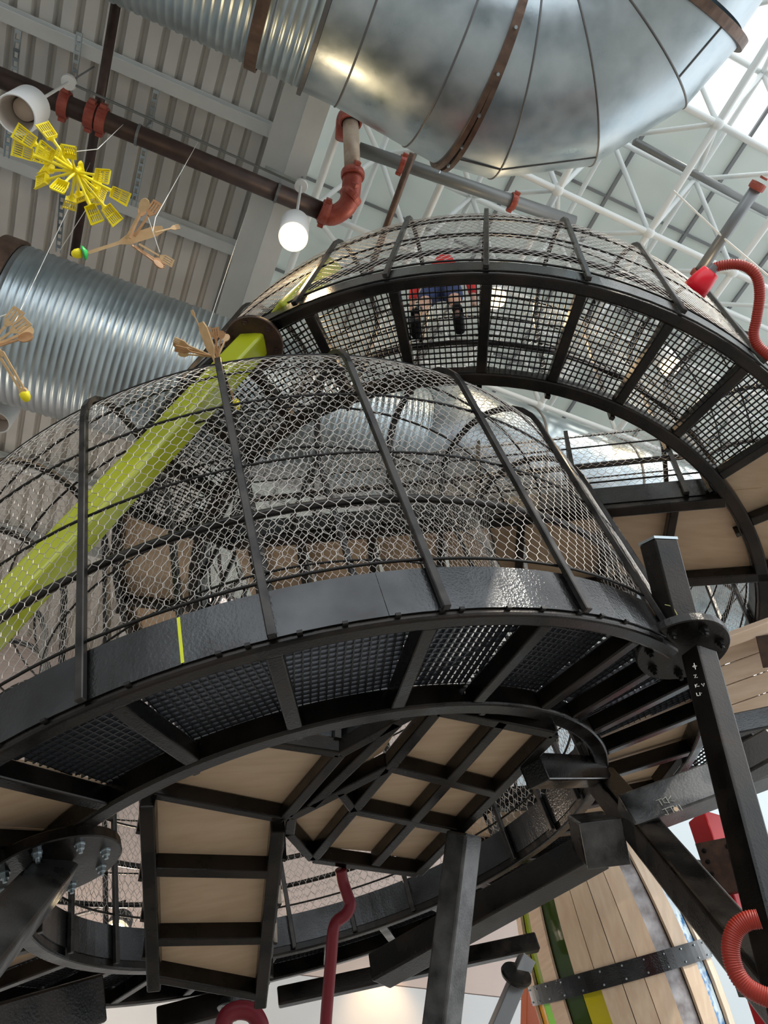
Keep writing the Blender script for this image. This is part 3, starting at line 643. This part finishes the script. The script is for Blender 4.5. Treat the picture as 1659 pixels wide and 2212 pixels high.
tag(obj('slant_brace', box(atd(1420, 1690, 8.2), atd(1510, 1570, 8.0), .10, .12), 'black_steel', None, .01), 'short slanting black brace left of the right column', 'brace')
# beam from platform corner to strut head
tag(obj('stub_beam', box(hp(1150, 1660, -.02), SP0+np.array([-.05, -.15, .0]), .2, .22), 'black_steel', None, .015), 'short black box beam joining platform corner and strut head', 'beam')
# centre column under the platform
PC0 = hp(1003, 1800, .0); PC1 = atd(952, 2230, np.linalg.norm(PC0-CAM)+.1)
cc = thing('column', 'leaning black column under the plywood platform', 'column', PC1+(PC1-PC0)*.6)
cdir = nz(PC1-PC0); obj('shaft', box(PC0, PC1+(PC1-PC0)*.6, .25, .21, nz(np.cross(cdir, [.6, 1, 0]))), 'worn_steel', cc, .02)
# box beam passing below the far side of the ring
bA, bB = atd(818, 2098, 8.6), atd(1290, 1835, 7.6)
tag(obj('support_beam', box(bA, bB, .30, .26), 'black_steel', None, .02), 'long black box beam below the far side of the lower ring', 'beam')
tag(obj('support_beam', box(atd(600, 2155, 10.4), atd(1160, 2035, 10.8), .14, .2), 'black_steel', None, .02), 'slim dark beam under the far rim above the white wall', 'beam')
# left flange with diagonal strut
PF = LR.pt(-46.7, 2.50, -.05); ls0 = PF-LR.n*.05; ls1 = atd(-190, 2235, 4.2)
ls = thing('strut', 'worn grey steel strut with bolted disc at the lower left', 'strut', ls1)
flange(ls, PF, disc_normal(118, 1852, -.1, -1, .40), .43, .08, 8, .33, 'black_steel', 'galv', -1, .2)
obj('shaft', box(ls0-LR.n*.0, ls1, .22, .26, nz(np.cross(ls1-ls0, e2))), 'worn_steel', ls, .02)
tag(obj('box_beam', box(atd(-60, 2245, 6.0), atd(200, 2162, 6.6), .26, .30), 'black_steel', None, .02), 'square ended black box beam in the lower left corner', 'beam')
tag(obj('box_beam', box(atd(340, 2212, 10.2), atd(520, 2165, 10.2), .3, .26), 'black_steel', None, .02), 'black beam stub below the foot of the plywood ramp', 'beam')
fl = thing('bolted_disc', 'small round bolted disc below the ramp foot', 'flange', atd(515, 2172, 9.6)); flange(fl, atd(515, 2172, 9.6), UPZ, .22, .07, 6, .16, 'plate_steel', 'galv', -1)

# ------------------------------------------------------------------ leaning barrel of wooden and coloured staves
bc = atd(1324, 2066, 12.3); rr_ = ray(1324, 2066); right = nz(ray(1424, 2066-28)-rr_); right = nz(right-(right@rr_)*rr_); bax = nz(np.cross(right, rr_)); bax = bax if bax[2] > 0 else -bax
barrel = thing('barrel', 'giant leaning barrel of pale wooden and coloured staves', 'barrel', bc-bax*2.2)
NS = 28; R0 = 1.22
def brad(h): return R0-.075*(h-.05)**2-.06*h
tocam = -rr_
def bpt(al, h, r): a = math.radians(al); return bc+bax*h+r*(math.sin(a)*right+math.cos(a)*tocam)
topm = {-84: 'plank', -71: 'plank', -58: 'acr_green', -45: 'plank', -32: 'acr_dark', 32: 'acr_clear', 58: 'acr_blue'}
botm = {-71: 'acr_orange', -58: 'acr_lime', -45: 'plank', -32: 'acr_dark', -19: 'acr_yellow', 32: 'acr_clear', 58: 'acr_blue'}
for i in range(NS):
    al = i*360/NS-180+6.43; w = 180/NS-.22
    for h0, h1, mm in ((-2.2, -.19, botm), (-.18, 1.32, topm)):
        key = min(mm, key=lambda k: abs(k-al)); m = mm[key] if abs(key-al) < 7 else 'maple'
        V, f = [], []
        hs = np.linspace(h0, h1, 7)
        ins = .05 if m.startswith('acr') else 0.
        for h in hs:
            r = brad(h)-ins; V += [bpt(al-w, h, r), bpt(al+w, h, r), bpt(al+w, h, r-.04), bpt(al-w, h, r-.04)]
        for k in range(6):
            for q in range(4): q2 = (q+1) % 4; f.append((k*4+q, k*4+q2, k*4+4+q2, k*4+4+q))
        f += [(3, 2, 1, 0), (24, 25, 26, 27)]; obj('stave', (V, f), m, barrel)
def hoop_band(h, w, nm='band'):
    V, f = [], []; n = 72
    for k in range(n):
        al = k*360/n
        for hh, dr in ((h-w/2, .004), (h-w/2, .02), (h+w/2, .02), (h+w/2, .004)): V.append(bpt(al, hh, brad(hh)+dr))
    for k in range(n):
        for q in range(4): q2 = (q+1) % 4; a, b = k*4, ((k+1) % n)*4; f.append((a+q, b+q, b+q2, a+q2))
    bd_ = obj(nm, (V, f), 'plate_steel', barrel)
    for k in range(NS):
        al = k*360/NS-180+3
        if abs(al) > 95: continue
        for dh in (-w*.32, w*.32): P = bpt(al, h+dh, brad(h)+.02); obj('rivet', lathe(P, P-bc, [(0, .014), (.012, .010)], 8), 'galv', bd_)
hoop_band(-.185, .22)
hoop_band(1.42, .24)
obj('top_cone', lathe(bc+bax*1.52, bax, [(0, brad(1.5)+.03), (.30, brad(1.5)-.3), (.32, .2)], 48), 'galv', barrel)
obj('core', lathe(bc-bax*2.2, bax, [(0, .8), (3.5, .85)], 32), 'concrete', barrel)
# ------------------------------------------------------------------ things round the barrel
rcg = thing('red_column', 'leaning bright red column behind the heavy strut on the right', 'column', atd(1640, 2200, 10))
rA, rB_ = atd(1534, 1772, 10.6), atd(1662, 2130, 9.8); obj('shaft', box(rA, rB_+(rB_-rA)*.5, 0.44, .3, e2), 'red_paint', rcg, .02)
fp = atd(1560, 1872, 9.9); fd = nz(rB_-rA); obj('splice_plate', box(fp-fd*.30, fp+fd*.30, .40, .05, nz(CAM-fp)), 'brown_plate', rcg)
fsd = nz(np.cross(fd, CAM-fp)); fn = nz(np.cross(fsd, fd)); fn = fn if fn@(CAM-fp) > 0 else -fn
for a in (-.2, -.07, .07, .2):
    for b in (-.13, .13): bolt(rcg, fp+fd*a+fsd*b+fn*.025, fn, .022, .02)
obj('arm', box(atd(1470, 1880, 10.2), atd(1640, 1905, 10.2), .2, .22), 'galv', rcg)
tag(obj('red_beam', box(atd(1470, 1712, 9.0), atd(1540, 1672, 9.0), .10, .14), 'red_paint', None, .01), 'short piece of red beam left of the right column', 'beam')
gpst = thing('grey_post', 'grey leaning post with round black disc at the bottom', 'post', atd(1070, 2225, 10))
q0, q1 = atd(1138, 2070, 10.3), atd(1062, 2250, 10.0); obj('shaft', box(q0, q1, .17, .17, e2), 'post_grey', gpst, .01)
qd = nz(q1-q0); obj('flange', lathe(atd(1115, 2106, 10.1), nz(qd+rr_*.9), [(-.03, .17), (0, .18), (.03, .17)], 32), 'black_steel', gpst)
tag(obj('orange_post', box(atd(1150, 2050, 14.6), atd(1146, 2270, 14.2), .27, .2, e2), 'orange_paint', None, .01), 'orange painted post beside the barrel foot', 'post')
tag(obj('green_hose', tube(spline([atd(1195, 2120, 14), atd(1180, 2160, 14), atd(1174, 2190, 14), atd(1172, 2240, 14)], 6), .05, 10), 'green_hose', smooth=True), 'green hose between orange post and barrel', 'hose')
# slatted wooden box
wbx = thing('slatted_box', 'pale wooden slatted box behind the column disc on the right', 'box', atd(1600, 1560, 8.2))
wu = nz(atd(1659, 1352, 8.1)-atd(1560, 1388, 8.0)); wdn = nz(atd(1585, 1560, 8.2)-atd(1560, 1400, 8.05)); wdn = nz(wdn-(wdn@wu)*wu); wn = np.cross(wu, wdn); wn = wn if wn@(CAM-bc) > 0 else -wn
W0 = atd(1520, 1408, 8.05)
for k, (a, b) in enumerate(((0, .18), (.19, .37), (.38, .56), (.57, .75), (.76, .93))):
    obj('plank', box(W0+wdn*((a+b)/2), W0+wu*1.4+wdn*((a+b)/2), .03, b-a, wdn), 'plank', wbx, .006)
obj('top_board', box(W0-wdn*.05+wn*.10, W0+wu*1.4-wdn*.05+wn*.10, .20, .10, wdn), 'plank', wbx, .006)
obj('bottom_board', box(W0+wdn*.98+wn*.06, W0+wu*1.4+wdn*.98+wn*.06, .12, .10, wdn), 'plank', wbx, .006)
cq = W0+wdn*.45; obj('round_rim', tube([cq+wn*.05+.72*(math.cos(t)*wdn-math.sin(t)*wu*.35) for t in np.linspace(-.9, 1.6, 24)], .035, 8), 'plank', wbx, smooth=True)
obj('steel_rim', tube([cq+wn*.08+.755*(math.cos(t)*wdn-math.sin(t)*wu*.35)-wu*-.03 for t in np.linspace(-.9, 1.6, 24)], .014, 8), 'dark_rod', wbx, smooth=True)
obj('steel_strap', box(atd(1652, 1372, 7.95), atd(1668, 1440, 7.98), .16, .02, wn), 'brown_plate', wbx)

# ================================================================== pendant lamps
def pendant(label, canopy, bottom, d, h, lit, energy=0, group='white cylinder pendant lamps', zroof=None):
    """canopy: point the cable hangs from; bottom: lower rim centre (straight below)"""
    t = thing('pendant_lamp', label, 'lamp', bottom, group)
    top = bottom+UPZ*h; r = d/2
    obj('canopy', lathe(canopy-UPZ*.02, UPZ, [(0, .085), (.04, .095), (.05, .03)], 24), 'lamp_white', t, smooth=False)
    obj('cable', tube([top, canopy], .018, 8), 'lamp_white', t)
    if zroof: obj('hanger_rod', tube([canopy, canopy+UPZ*(zroof-canopy[2])], .012, 6), 'post_grey', t)
    obj('shade', lathe(bottom, UPZ, [(.01, r-.02), (0, r-.008), (.01, r), (h-.03, r), (h, r-.04), (h+.01, .03)], 40, False), 'lamp_white', t, smooth=True)
    obj('reflector', lathe(bottom, UPZ, [(.01, r-.022), (h*.45, r*.72), (h*.8, r*.55)], 32, False), 'lamp_inner', t, smooth=True)
    zb = .02 if lit else h*.55
    obj('bulb', lathe(bottom+UPZ*zb, UPZ, [(-.10 if lit else -.03, .02), (-.07 if lit else -.02, r*.55), (0, r*.86 if lit else r*.6), (.06, r*.8 if lit else r*.6), (.1, .05)], 28), 'bulb' if lit else 'bulb_off', t, smooth=True)
    if lit:
        l = bpy.data.lights.new('pendant_light', 'POINT'); l.energy = energy; l.color = (1, .72, .42); l.shadow_soft_size = .16
        lo = bpy.data.objects.new('pendant_light', l); link(lo, t); lo.location = bottom-UPZ*.2
    return t
def below(P, px): # drop straight down from P until the picture row/column px is reached
    best = None
    for k in range(1, 400):
        Q = P-UPZ*k*.01; x, y = proj(Q)
        if best is None or math.hypot(x-px[0], y-px[1]) < best[0]: best = (math.hypot(x-px[0], y-px[1]), Q)
    return best[1]
c1 = atz(148, 178, 12.2); b1 = below(c1, (36, 252)); pendant('unlit white pendant lamp above the yellow scoops at upper left', c1, b1, .40, .52, False, zroof=13.4)
c2 = atz(650, 402, 12.2); b2 = below(c2, (630, 512)); pendant('lit white pendant lamp beside the end of the sprinkler main', c2, b2, .34, .50, True, 35, zroof=13.0)
c3 = atz(38, 845, 11.6); b3 = below(c3, (2, 920)); pendant('white pendant lamp cut off by the left picture edge below the ribbed duct', c3, b3, .36, .45, False, zroof=13.4)
for (x, y), lab in (((1070, 645), 'lit pendant lamp glowing through the middle of the upper grating'), ((1448, 792), 'lit pendant lamp glowing through the right part of the upper grating')):
    bb = atz(x, y, 11.9); pendant(lab, bb+UPZ*1.5, bb, .34, .42, True, 60)
tag(obj('lamp_conduit', tube([c1+e1*.02, atz(575, 368, 12.2), c2], .016, 6), 'pipe_grey'), 'thin conduit linking the two white pendant lamps', 'conduit')
tag(obj('lamp_rail', box(atz(572, 362, 12.22), atz(648, 396, 12.22), .05, .04), 'galv'), 'short metal rail holding the lit pendant lamp', 'rail')

# ================================================================== kitchen tool mobiles
def extr(poly, t=.012): P = np.array([[x, y, -t/2] for x, y in poly]); return slab(P, [0, 0, 1.], t)
def tool(kind):
    g = []
    if kind == 'spoon':
        g.append(extr([(-.009, 0), (.009, 0), (.007, .22), (-.007, .22)]))
        g.append(extr([(.033*math.sin(a)*(1-.15*math.cos(a)), .265-.05*math.cos(a)) for a in np.linspace(0, 2*math.pi, 16, False)][::-1], .014))
    elif kind == 'fork':
        g.append(extr([(-.009, 0), (.009, 0), (.008, .20), (-.008, .20)])); g.append(extr([(-.008, .195), (.008, .195), (.03, .235), (.03, .262), (-.03, .262), (-.03, .235)]))
        for k in range(4): x = -.0255+.017*k; g.append(extr([(x-.0045, .26), (x+.0045, .26), (x+.003, .315), (x-.003, .315)]))
    elif kind == 'spatula':
        g.append(extr([(-.009, 0), (.009, 0), (.007, .19), (-.007, .19)])); g.append(extr([(-.007, .185), (.007, .185), (.032, .225), (-.032, .225)])); g.append(extr([(-.034, .298), (.034, .298), (.036, .318), (-.036, .312)]))
        for x in (-.029, -.0095, .0095, .029): g.append(extr([(x-.0055, .224), (x+.0055, .224), (x+.006, .30), (x-.006, .30)]))
    elif kind == 'paddle':
        g.append(extr([(-.011, 0), (.011, 0), (.012, .13), (.034, .165), (.036, .28), (.02, .315), (-.02, .315), (-.036, .28), (-.034, .165), (-.012, .13)], .018))
    elif kind == 'tongs':
        for s in (-1, 1): g.append(extr([(s*.004, 0), (s*.02, .01), (s*.026, .30), (s*.010, .315)]))
        g.append(lathe([0, .01, -.02], [0, 0, 1], [(0, .026), (.04, .026)], 14))
    me = mesh_of(kind, g); return me
TM = {}
for k in ('spoon', 'fork', 'spatula', 'paddle', 'tongs'):
    for m in ('wood_tool', 'wood_dark'):
        me = tool(k); me.materials.append(MAT[m]); TM[k, m] = me
LEN = {'spoon': .315, 'fork': .315, 'spatula': .315, 'paddle': .315, 'tongs': .315}
def put(kind, A, Bp, parent, m='wood_tool', tw=0., ws=1.):
    A, Bp = np.asarray(A), np.asarray(Bp); y = Bp-A; L_ = np.linalg.norm(y); y = y/L_; z = CAM-(A+Bp)/2; z = nz(z-(z@y)*y); x = np.cross(y, z)
    c, s = math.cos(tw), math.sin(tw); x, z = x*c+z*s, -x*s+z*c; k = L_/LEN[kind]; w = k*ws
    mw = Matrix([[x[0]*w, y[0]*k, z[0]*w, A[0]], [x[1]*w, y[1]*k, z[1]*w, A[1]], [x[2]*w, y[2]*k, z[2]*w, A[2]], [0, 0, 0, 1]])
    return inst(kind, TM[kind, m], mw, parent)
def bead(parent, A, Bp, r, m='yellow_plastic', name='head_bead'):
    A, Bp = np.asarray(A), np.asarray(Bp); L_ = np.linalg.norm(Bp-A); return obj(name, lathe(A, Bp-A, [(0, r*.5), (L_*.15, r), (L_*.6, r*.95), (L_*.9, r*.6), (L_, r*.2)], 16), m, parent, smooth=True)
def line(parent, pts, r=.0028): return obj('string', tube(pts, r, 5), 'string', parent)
GRP = 'insect mobiles made of wooden kitchen tools'
d = 5.9
w1 = thing('utensil_mobile', 'wooden utensil insect with green cup hanging right of the yellow scoops', 'mobile', atd(280, 520, d), GRP)
put('paddle', atd(190, 546, d), atd(352, 494, d+.1), w1, ws=.55); put('fork', atd(335, 502, d), atd(388, 489, d+.05), w1, tw=.5)
put('spoon', atd(272, 516, d), atd(318, 430, d-.05), w1); put('spoon', atd(280, 515, d-.02), atd(312, 445, d+.1), w1, 'wood_dark'); put('spatula', atd(290, 511, d), atd(341, 436, d+.05), w1, 'wood_dark', .3)
put('spatula', atd(300, 527, d), atd(374, 570, d), w1, tw=.2); put('spoon', atd(285, 530, d), atd(352, 578, d+.05), w1, 'wood_dark', .8); put('fork', atd(290, 532, d), atd(357, 574, d+.1), w1, 'wood_dark', .5)
obj('green_cup', lathe(atd(190, 545, d), atd(178, 547, d)-atd(190, 545, d), [(0, .012), (.02, .045), (.035, .052), (.03, .045)], 20, False), 'green_cup', w1, smooth=True)
bead(w1, atd(177, 546, d), atd(154, 550, d), .034)
line(w1, [atz(440, 285, 13.44), atd(336, 470, d+.2), atd(330, 500, d)]); line(w1, [atd(320, 470, d), atd(345, 545, d)], .003)
d = 6.75
w2 = thing('utensil_mobile', 'wooden utensil insect hanging in front of the green column', 'mobile', atd(460, 760, d), GRP)
put('paddle', atd(478, 815, d), atd(434, 696, d), w2, 'wood_tool', .5, .7); put('fork', atd(432, 708, d), atd(414, 670, d), w2, tw=.6)
for (x, y, k, m) in ((375, 733, 'fork', 'wood_tool'), (374, 742, 'spoon', 'wood_dark'), (378, 752, 'spatula', 'wood_dark'), (385, 764, 'spoon', 'wood_tool')): put(k, atd(458, 770, d), atd(x, y, d+rng.uniform(-.1, .1)), w2, m, rng.uniform(.4, 1.0), .9)
for (x, y, k, m) in ((447, 706, 'fork', 'wood_dark'), (464, 708, 'spatula', 'wood_dark'), (480, 714, 'spoon', 'wood_dark'), (492, 722, 'spoon', 'wood_tool')): put(k, atd(470, 772, d), atd(x, y, d+rng.uniform(-.1, .1)), w2, m, rng.uniform(-.5, .5), 1.2)
put('tongs', atd(505, 868, d+.05), atd(476, 800, d), w2, 'wood_dark', .2); bead(w2, atd(507, 862, d+.05), atd(515, 886, d+.05), .034)
line(w2, [atd(445, 720, d), atz(545, 420, 13.44)])
d = 5.6
w3 = thing('utensil_mobile', 'wooden utensil insect with tongs cut off by the left picture edge', 'mobile', atd(10, 750, d), GRP)
for (x, y, k, m, tw) in ((42, 668, 'spatula', 'wood_tool', .1), (60, 692, 'spatula', 'wood_tool', .2), (72, 710, 'spoon', 'wood_tool', .2), (71, 724, 'spoon', 'wood_dark', .5)): put(k, atd(-32, 756, d), atd(x, y, d+rng.uniform(-.08, .08)), w3, m, tw)
put('tongs', atd(52, 848, d), atd(-2, 758, d), w3, 'wood_tool', .3); put('paddle', atd(6, 770, d), atd(-40, 690, d), w3, tw=.2); bead(w3, atd(50, 845, d), atd(60, 868, d), .034)
line(w3, [atd(0, 684, d), atd(34, 672, d)], .003); line(w3, [atd(30, 700, d), atz(205, 330, 13.44)])
# yellow scoop burst
sc = []
sc.append(tube([[0, 0, 0], [0, .05, 0], [0, .18, .004], [0, .262, .0], [0, .285, 0]], [.009, .012, .009, .013, .028], 8))
def bx(x0, x1, y0, y1, z0, z1): return box([(x0+x1)/2, y0, (z0+z1)/2], [(x0+x1)/2, y1, (z0+z1)/2], x1-x0, z1-z0, np.array([0, 0, 1.]))
sc += [bx(-.036, .036, .278, .290, -.005, .005), bx(-.050, .050, .396, .408, -.005, .005), bx(-.042, .042, .336, .344, -.005, .005)]
for k in range(6): x = -.036+.0144*k; sc.append(bx(x-.0034, x+.0034, .285, .40, -.004, .004))
for s in (-1, 1): sc.append(slab([[s*.036, .278, -.006], [s*.050, .408, -.006], [s*.053, .408, .012], [s*.041, .278, .034]], [-s*1., 0, 0], .005))
sc.append(slab([[-.038, .278, -.006], [.038, .278, -.006], [.041, .276, .034], [-.041, .276, .034]], [0, 1., 0], .005))
sme = mesh_of('scoop', sc); sme.materials.append(MAT['yellow_plastic'])
d = 6.4; hub = atd(163, 371, d)
yb = thing('scoop_mobile', 'burst of yellow slotted plastic scoops hanging at upper left', 'mobile', hub)
heads = [(180, 190), (350, 150), (165, 300), (350, 310), (312, 345), (448, 330), (525, 310), (355, 440), (318, 525), (460, 560), (525, 685), (600, 430), (755, 485), (722, 530), (745, 610), (898, 630), (590, 640), (690, 660), (700, 765), (832, 780)]
for i, (cxp, cyp) in enumerate(heads):
    P = atd(cxp*.2893, 240+cyp*.2893, d); v = P-hub; lat = np.linalg.norm(v); L_ = .345; dep = math.sqrt(max(.0, L_*L_-lat*lat)); rr2 = ray(163, 371)
    sgn = 1 if i % 3 else -1
    y = nz(v+rr2*dep*sgn*.9); z = nz(CAM-hub+rng.normal(0, 2.2, 3)); z = nz(z-(z@y)*y); x = np.cross(y, z); k = max(L_, lat)/.345
    mw = Matrix([[x[0]*k, y[0]*k, z[0]*k, hub[0]], [x[1]*k, y[1]*k, z[1]*k, hub[1]], [x[2]*k, y[2]*k, z[2]*k, hub[2]], [0, 0, 0, 1]]); inst('scoop', sme, mw, yb)
obj('hub_ring', lathe(hub, ray(163, 371), [(-.03, .02), (0, .03), (.03, .02)], 12), 'yellow_plastic', yb)
line(yb, [atz(273, 262, 13.44), atd(211, 322, d+.1), atd(165, 327, d)]); line(yb, [atd(200, 430, d), atd(130, 540, d+1)], .003)

# ================================================================== hoses and the red cup
def hose(label, pts, r, m, ribs=True, pitch=.02):
    P = spline(pts, 14); L_ = np.linalg.norm(np.diff(P, axis=0), axis=1).sum()
    if ribs:
        n = int(L_/pitch*4); d_ = np.r_[0, np.cumsum(np.linalg.norm(np.diff(P, axis=0), axis=1))]; u = np.linspace(0, L_, n); P = np.stack([np.interp(u, d_, P[:, k]) for k in range(3)], 1)
        R = r*(1+.04*np.sign(np.sin(2*math.pi*u/pitch)))
    else: R = r
    return tag(obj('hose', tube(P, R, 16), m, smooth=True), label, 'hose')
dh = np.linalg.norm(UR.pt(33, 4.6, .3)-CAM)-.1
h1 = [(1541, 580), (1558, 574), (1590, 571), (1618, 580), (1636, 602), (1641, 640), (1634, 690), (1628, 722), (1638, 748), (1672, 776)]
hose('ribbed orange hose hooking down to the red cup at right', [atd(x, y, dh) for x, y in h1], .046, 'hose_orange')
cup = thing('red_cup', 'bright red plastic cup on the end of the orange hose', 'cup', atd(1520, 608, dh))
ca, cb_ = atd(1541, 580, dh), atd(1500, 627, dh); cax = nz(cb_-ca); L_ = np.linalg.norm(cb_-ca)
obj('bowl', lathe(ca, cax, [(.02, .04), (.03, .085), (L_*.6, .108), (L_, .118), (L_, .108), (L_*.5, .095), (.04, .07)], 24, False), 'red_bright', cup, smooth=True)
obj('collar', lathe(ca-cax*.03, cax, [(0, .05), (.06, .055), (.06, .04)], 20), 'post_grey', cup)
h2 = [(736, 1878), (741, 1905), (752, 1938), (757, 1955), (747, 1975), (728, 1990), (720, 2010), (716, 2060), (711, 2120), (706, 2180), (702, 2240)]
dz = [7.35, 7.4, 7.4, 7.4, 7.4, 7.4, 7.4, 7.5, 7.6, 7.7, 7.8]
hose('smooth dark red hose hanging below the plywood platform', [atd(x, y, q) for (x, y), q in zip(h2, dz)], .052, 'hose_dark_red', False)
h3 = [(1640, 1985), (1612, 1990), (1588, 2010), (1578, 2050), (1588, 2095), (1612, 2130), (1650, 2152), (1700, 2165)]
hose('ribbed orange hose curling round the column foot at lower right', [atd(x, y, 4.55) for x, y in h3], .043, 'hose_orange', True, .011)
h4 = [(480, 2225), (490, 2195), (515, 2182), (545, 2188), (562, 2215), (560, 2240)]
hose('dark red hose loop at the bottom edge below the ramp', [atd(x, y, 9.0) for x, y in h4], .085, 'hose_dark_red', False)
# black lighting frame by the far wall and a wall spot
lf = thing('lighting_frame', 'small black lighting frame hanging near the orange hose', 'frame', atd(1590, 2150, 13))
fr = [(1560, 2048), (1575, 2100), (1582, 2098), (1598, 2150), (1650, 2152)]
fr2 = [(1567, 2068), (1590, 2060), (1604, 2095), (1640, 2140)]
for q in (fr, fr2): obj('bar', tube([atd(x, y, 13) for x, y in q], .03, 6), 'shoe_black', lf)
for a, b in zip(fr[:4], fr2): obj('bar', tube([atd(*a, 13), atd(*b, 13)], .02, 6), 'shoe_black', lf)
ws_ = thing('wall_spotlight', 'small lit spotlight behind the cage left of the ramp', 'lamp', atd(252, 2000, 12.6))
P = atd(252, 2012, 12.6); ax = nz(np.array([.05, -.5, -.8])); obj('housing', lathe(P-ax*.02, -ax, [(0, .17), (.02, .18), (.25, .16), (.3, .06)], 24), 'shoe_black', ws_); obj('bulb', lathe(P, ax, [(0, .13), (.04, .15), (.05, .08)], 20), 'spot_emit', ws_)
obj('arm', tube([P-ax*.25, P-ax*.25+UPZ*.25, atd(140, 1985, 12.8)], .03, 8), 'shoe_black', ws_)
l = bpy.data.lights.new('spot_light', 'POINT'); l.energy = 260; l.color = (1, .80, .62); l.shadow_soft_size = .2; lo = bpy.data.objects.new('spot_light', l); link(lo, ws_); lo.location = P+ax*.35
wl = thing('wall_washer', 'small black downlight washing the white wall with warm light', 'lamp', B(7.2, 14.3, 7.0))
Pw = onpl(855, 2020, B(0, 14.1, 0), e2); obj('housing', lathe(Pw, UPZ, [(0, .13), (.3, .13), (.32, .05)], 20), 'shoe_black', wl); obj('bracket', tube([Pw+UPZ*.2, Pw+UPZ*.2+e2*.85], .03, 8), 'shoe_black', wl); obj('bulb', lathe(Pw, UPZ, [(-.01, .1), (.0, .11)], 20), 'spot_emit', wl)
l = bpy.data.lights.new('washer_light', 'SPOT'); l.energy = 110; l.color = (1, .62, .32); l.spot_size = 1.5; l.spot_blend = .9; l.shadow_soft_size = .08; lo = bpy.data.objects.new('washer_light', l); link(lo, wl); lo.location = Pw-UPZ*.05
lo.rotation_euler = Vector((.0+e2[0]*.75, e2[1]*.75, -1)).to_track_quat('-Z', 'Y').to_euler()

# ================================================================== visitor on the upper walkway
pn = nz(UR.n*.9+UPZ*.1); FM = onpl(946, 690, UR.O+UR.n*.20, UR.n); pa = UR.et(-5); pbk = -UR.er(-5)
def pj(x, y, z): return FM+pa*x+pbk*y+pn*z
def skinned(name, nodes, edges, m, parent, sub=2):
    me = bpy.data.meshes.new(name); me.from_pydata([tuple(pj(*p[:3])) for p in nodes], edges, []); me.update(); me.materials.append(MAT[m])
    o = bpy.data.objects.new(name, me); link(o, parent); sk = o.modifiers.new('skin', 'SKIN'); sk.use_smooth_shade = True
    for v, p in zip(me.skin_vertices[0].data, nodes): v.radius = (p[3], p[4] if len(p) > 4 else p[3])
    me.skin_vertices[0].data[0].use_root = True
    s_ = o.modifiers.new('sub', 'SUBSURF'); s_.levels = sub; s_.render_levels = sub; return o
pe = thing('person', 'person in red hooded top, blue shorts and black shoes standing on the upper grating', 'person', FM)
K = 1.12
def S(l): return [(x*K, y*K, z*K, *[r*K for r in q]) for x, y, z, *q in l]
body = [(0, 0, .88, .13, .10), (0, 0, 1.05, .13, .095), (0, .01, 1.25, .15, .10), (0, 0, 1.38, .10, .08), (0, .01, 1.47, .055), (0, .03, 1.56, .085, .095), (0, .03, 1.68, .08, .09),
        (.10, 0, .82, .085), (.14, .02, .45, .058), (.17, -.01, .09, .038), (.18, .11, .035, .04, .03), (-.10, 0, .82, .085), (-.15, .02, .45, .058), (-.19, -.01, .09, .038), (-.21, .11, .035, .04, .03),
        (.19, 0, 1.36, .06), (.27, .03, 1.10, .042), (.30, .14, .88, .03), (.30, .19, .80, .028), (-.19, 0, 1.36, .06), (-.27, .03, 1.10, .042), (-.30, .14, .88, .03), (-.30, .19, .80, .028)]
be = [(0, 1), (1, 2), (2, 3), (3, 4), (4, 5), (5, 6), (0, 7), (7, 8), (8, 9), (9, 10), (0, 11), (11, 12), (12, 13), (13, 14), (3, 15), (15, 16), (16, 17), (17, 18), (3, 19), (19, 20), (20, 21), (21, 22)]
skinned('body', S(body), be, 'skin', pe)
skinned('shorts', S([(0, 0, .90, .155, .12), (.105, 0, .80, .105), (.135, .015, .52, .088), (-.105, 0, .80, .105), (-.14, .015, .52, .088), (0, 0, 1.0, .15, .115)]), [(0, 1), (1, 2), (0, 3), (3, 4), (0, 5)], 'cloth_blue', pe)
skinned('hooded_top', S([(0, 0, 1.0, .16, .12), (0, .01, 1.25, .18, .125), (0, 0, 1.39, .12, .10), (0, -.02, 1.52, .12, .12), (0, .0, 1.66, .125, .13), (0, .01, 1.74, .10, .105), (.2, 0, 1.36, .075), (.275, .03, 1.10, .056), (.298, .12, .92, .045), (-.2, 0, 1.36, .075), (-.275, .03, 1.10, .056), (-.298, .12, .92, .045)]), [(0, 1), (1, 2), (2, 3), (3, 4), (4, 5), (2, 6), (6, 7), (7, 8), (2, 9), (9, 10), (10, 11)], 'cloth_red', pe)
for s_, x in ((1, .175), (-1, -.20)):
    skinned('shoe', S([(x*.98, -.05, .05, .05, .05), (x, .05, .045, .055, .04), (x*1.04, .17, .035, .05, .032), (x*.96, -.03, .16, .05, .055)]), [(0, 1), (1, 2), (0, 3)], 'shoe_black', pe, 1)
    skinned('sock', S([(x*.96, -.015, .14, .050), (x*.88, .0, .30, .054)]), [(0, 1)], 'shoe_black', pe, 1)
for s_ in (-1, 1): obj('eye', lathe(pj(s_*.035*K, .118*K, 1.61*K), pbk, [(0, .012), (.012, .01), (.016, .003)], 10), 'shoe_black', pe)
obj('nose', lathe(pj(0, .11*K, 1.575*K), pbk, [(0, .018), (.03, .012), (.036, .004)], 10), 'skin', pe); obj('mouth', box(pj(-.025*K, .118*K, 1.53*K), pj(.025*K, .118*K, 1.53*K), .01, .01, pn), 'cloth_red', pe)
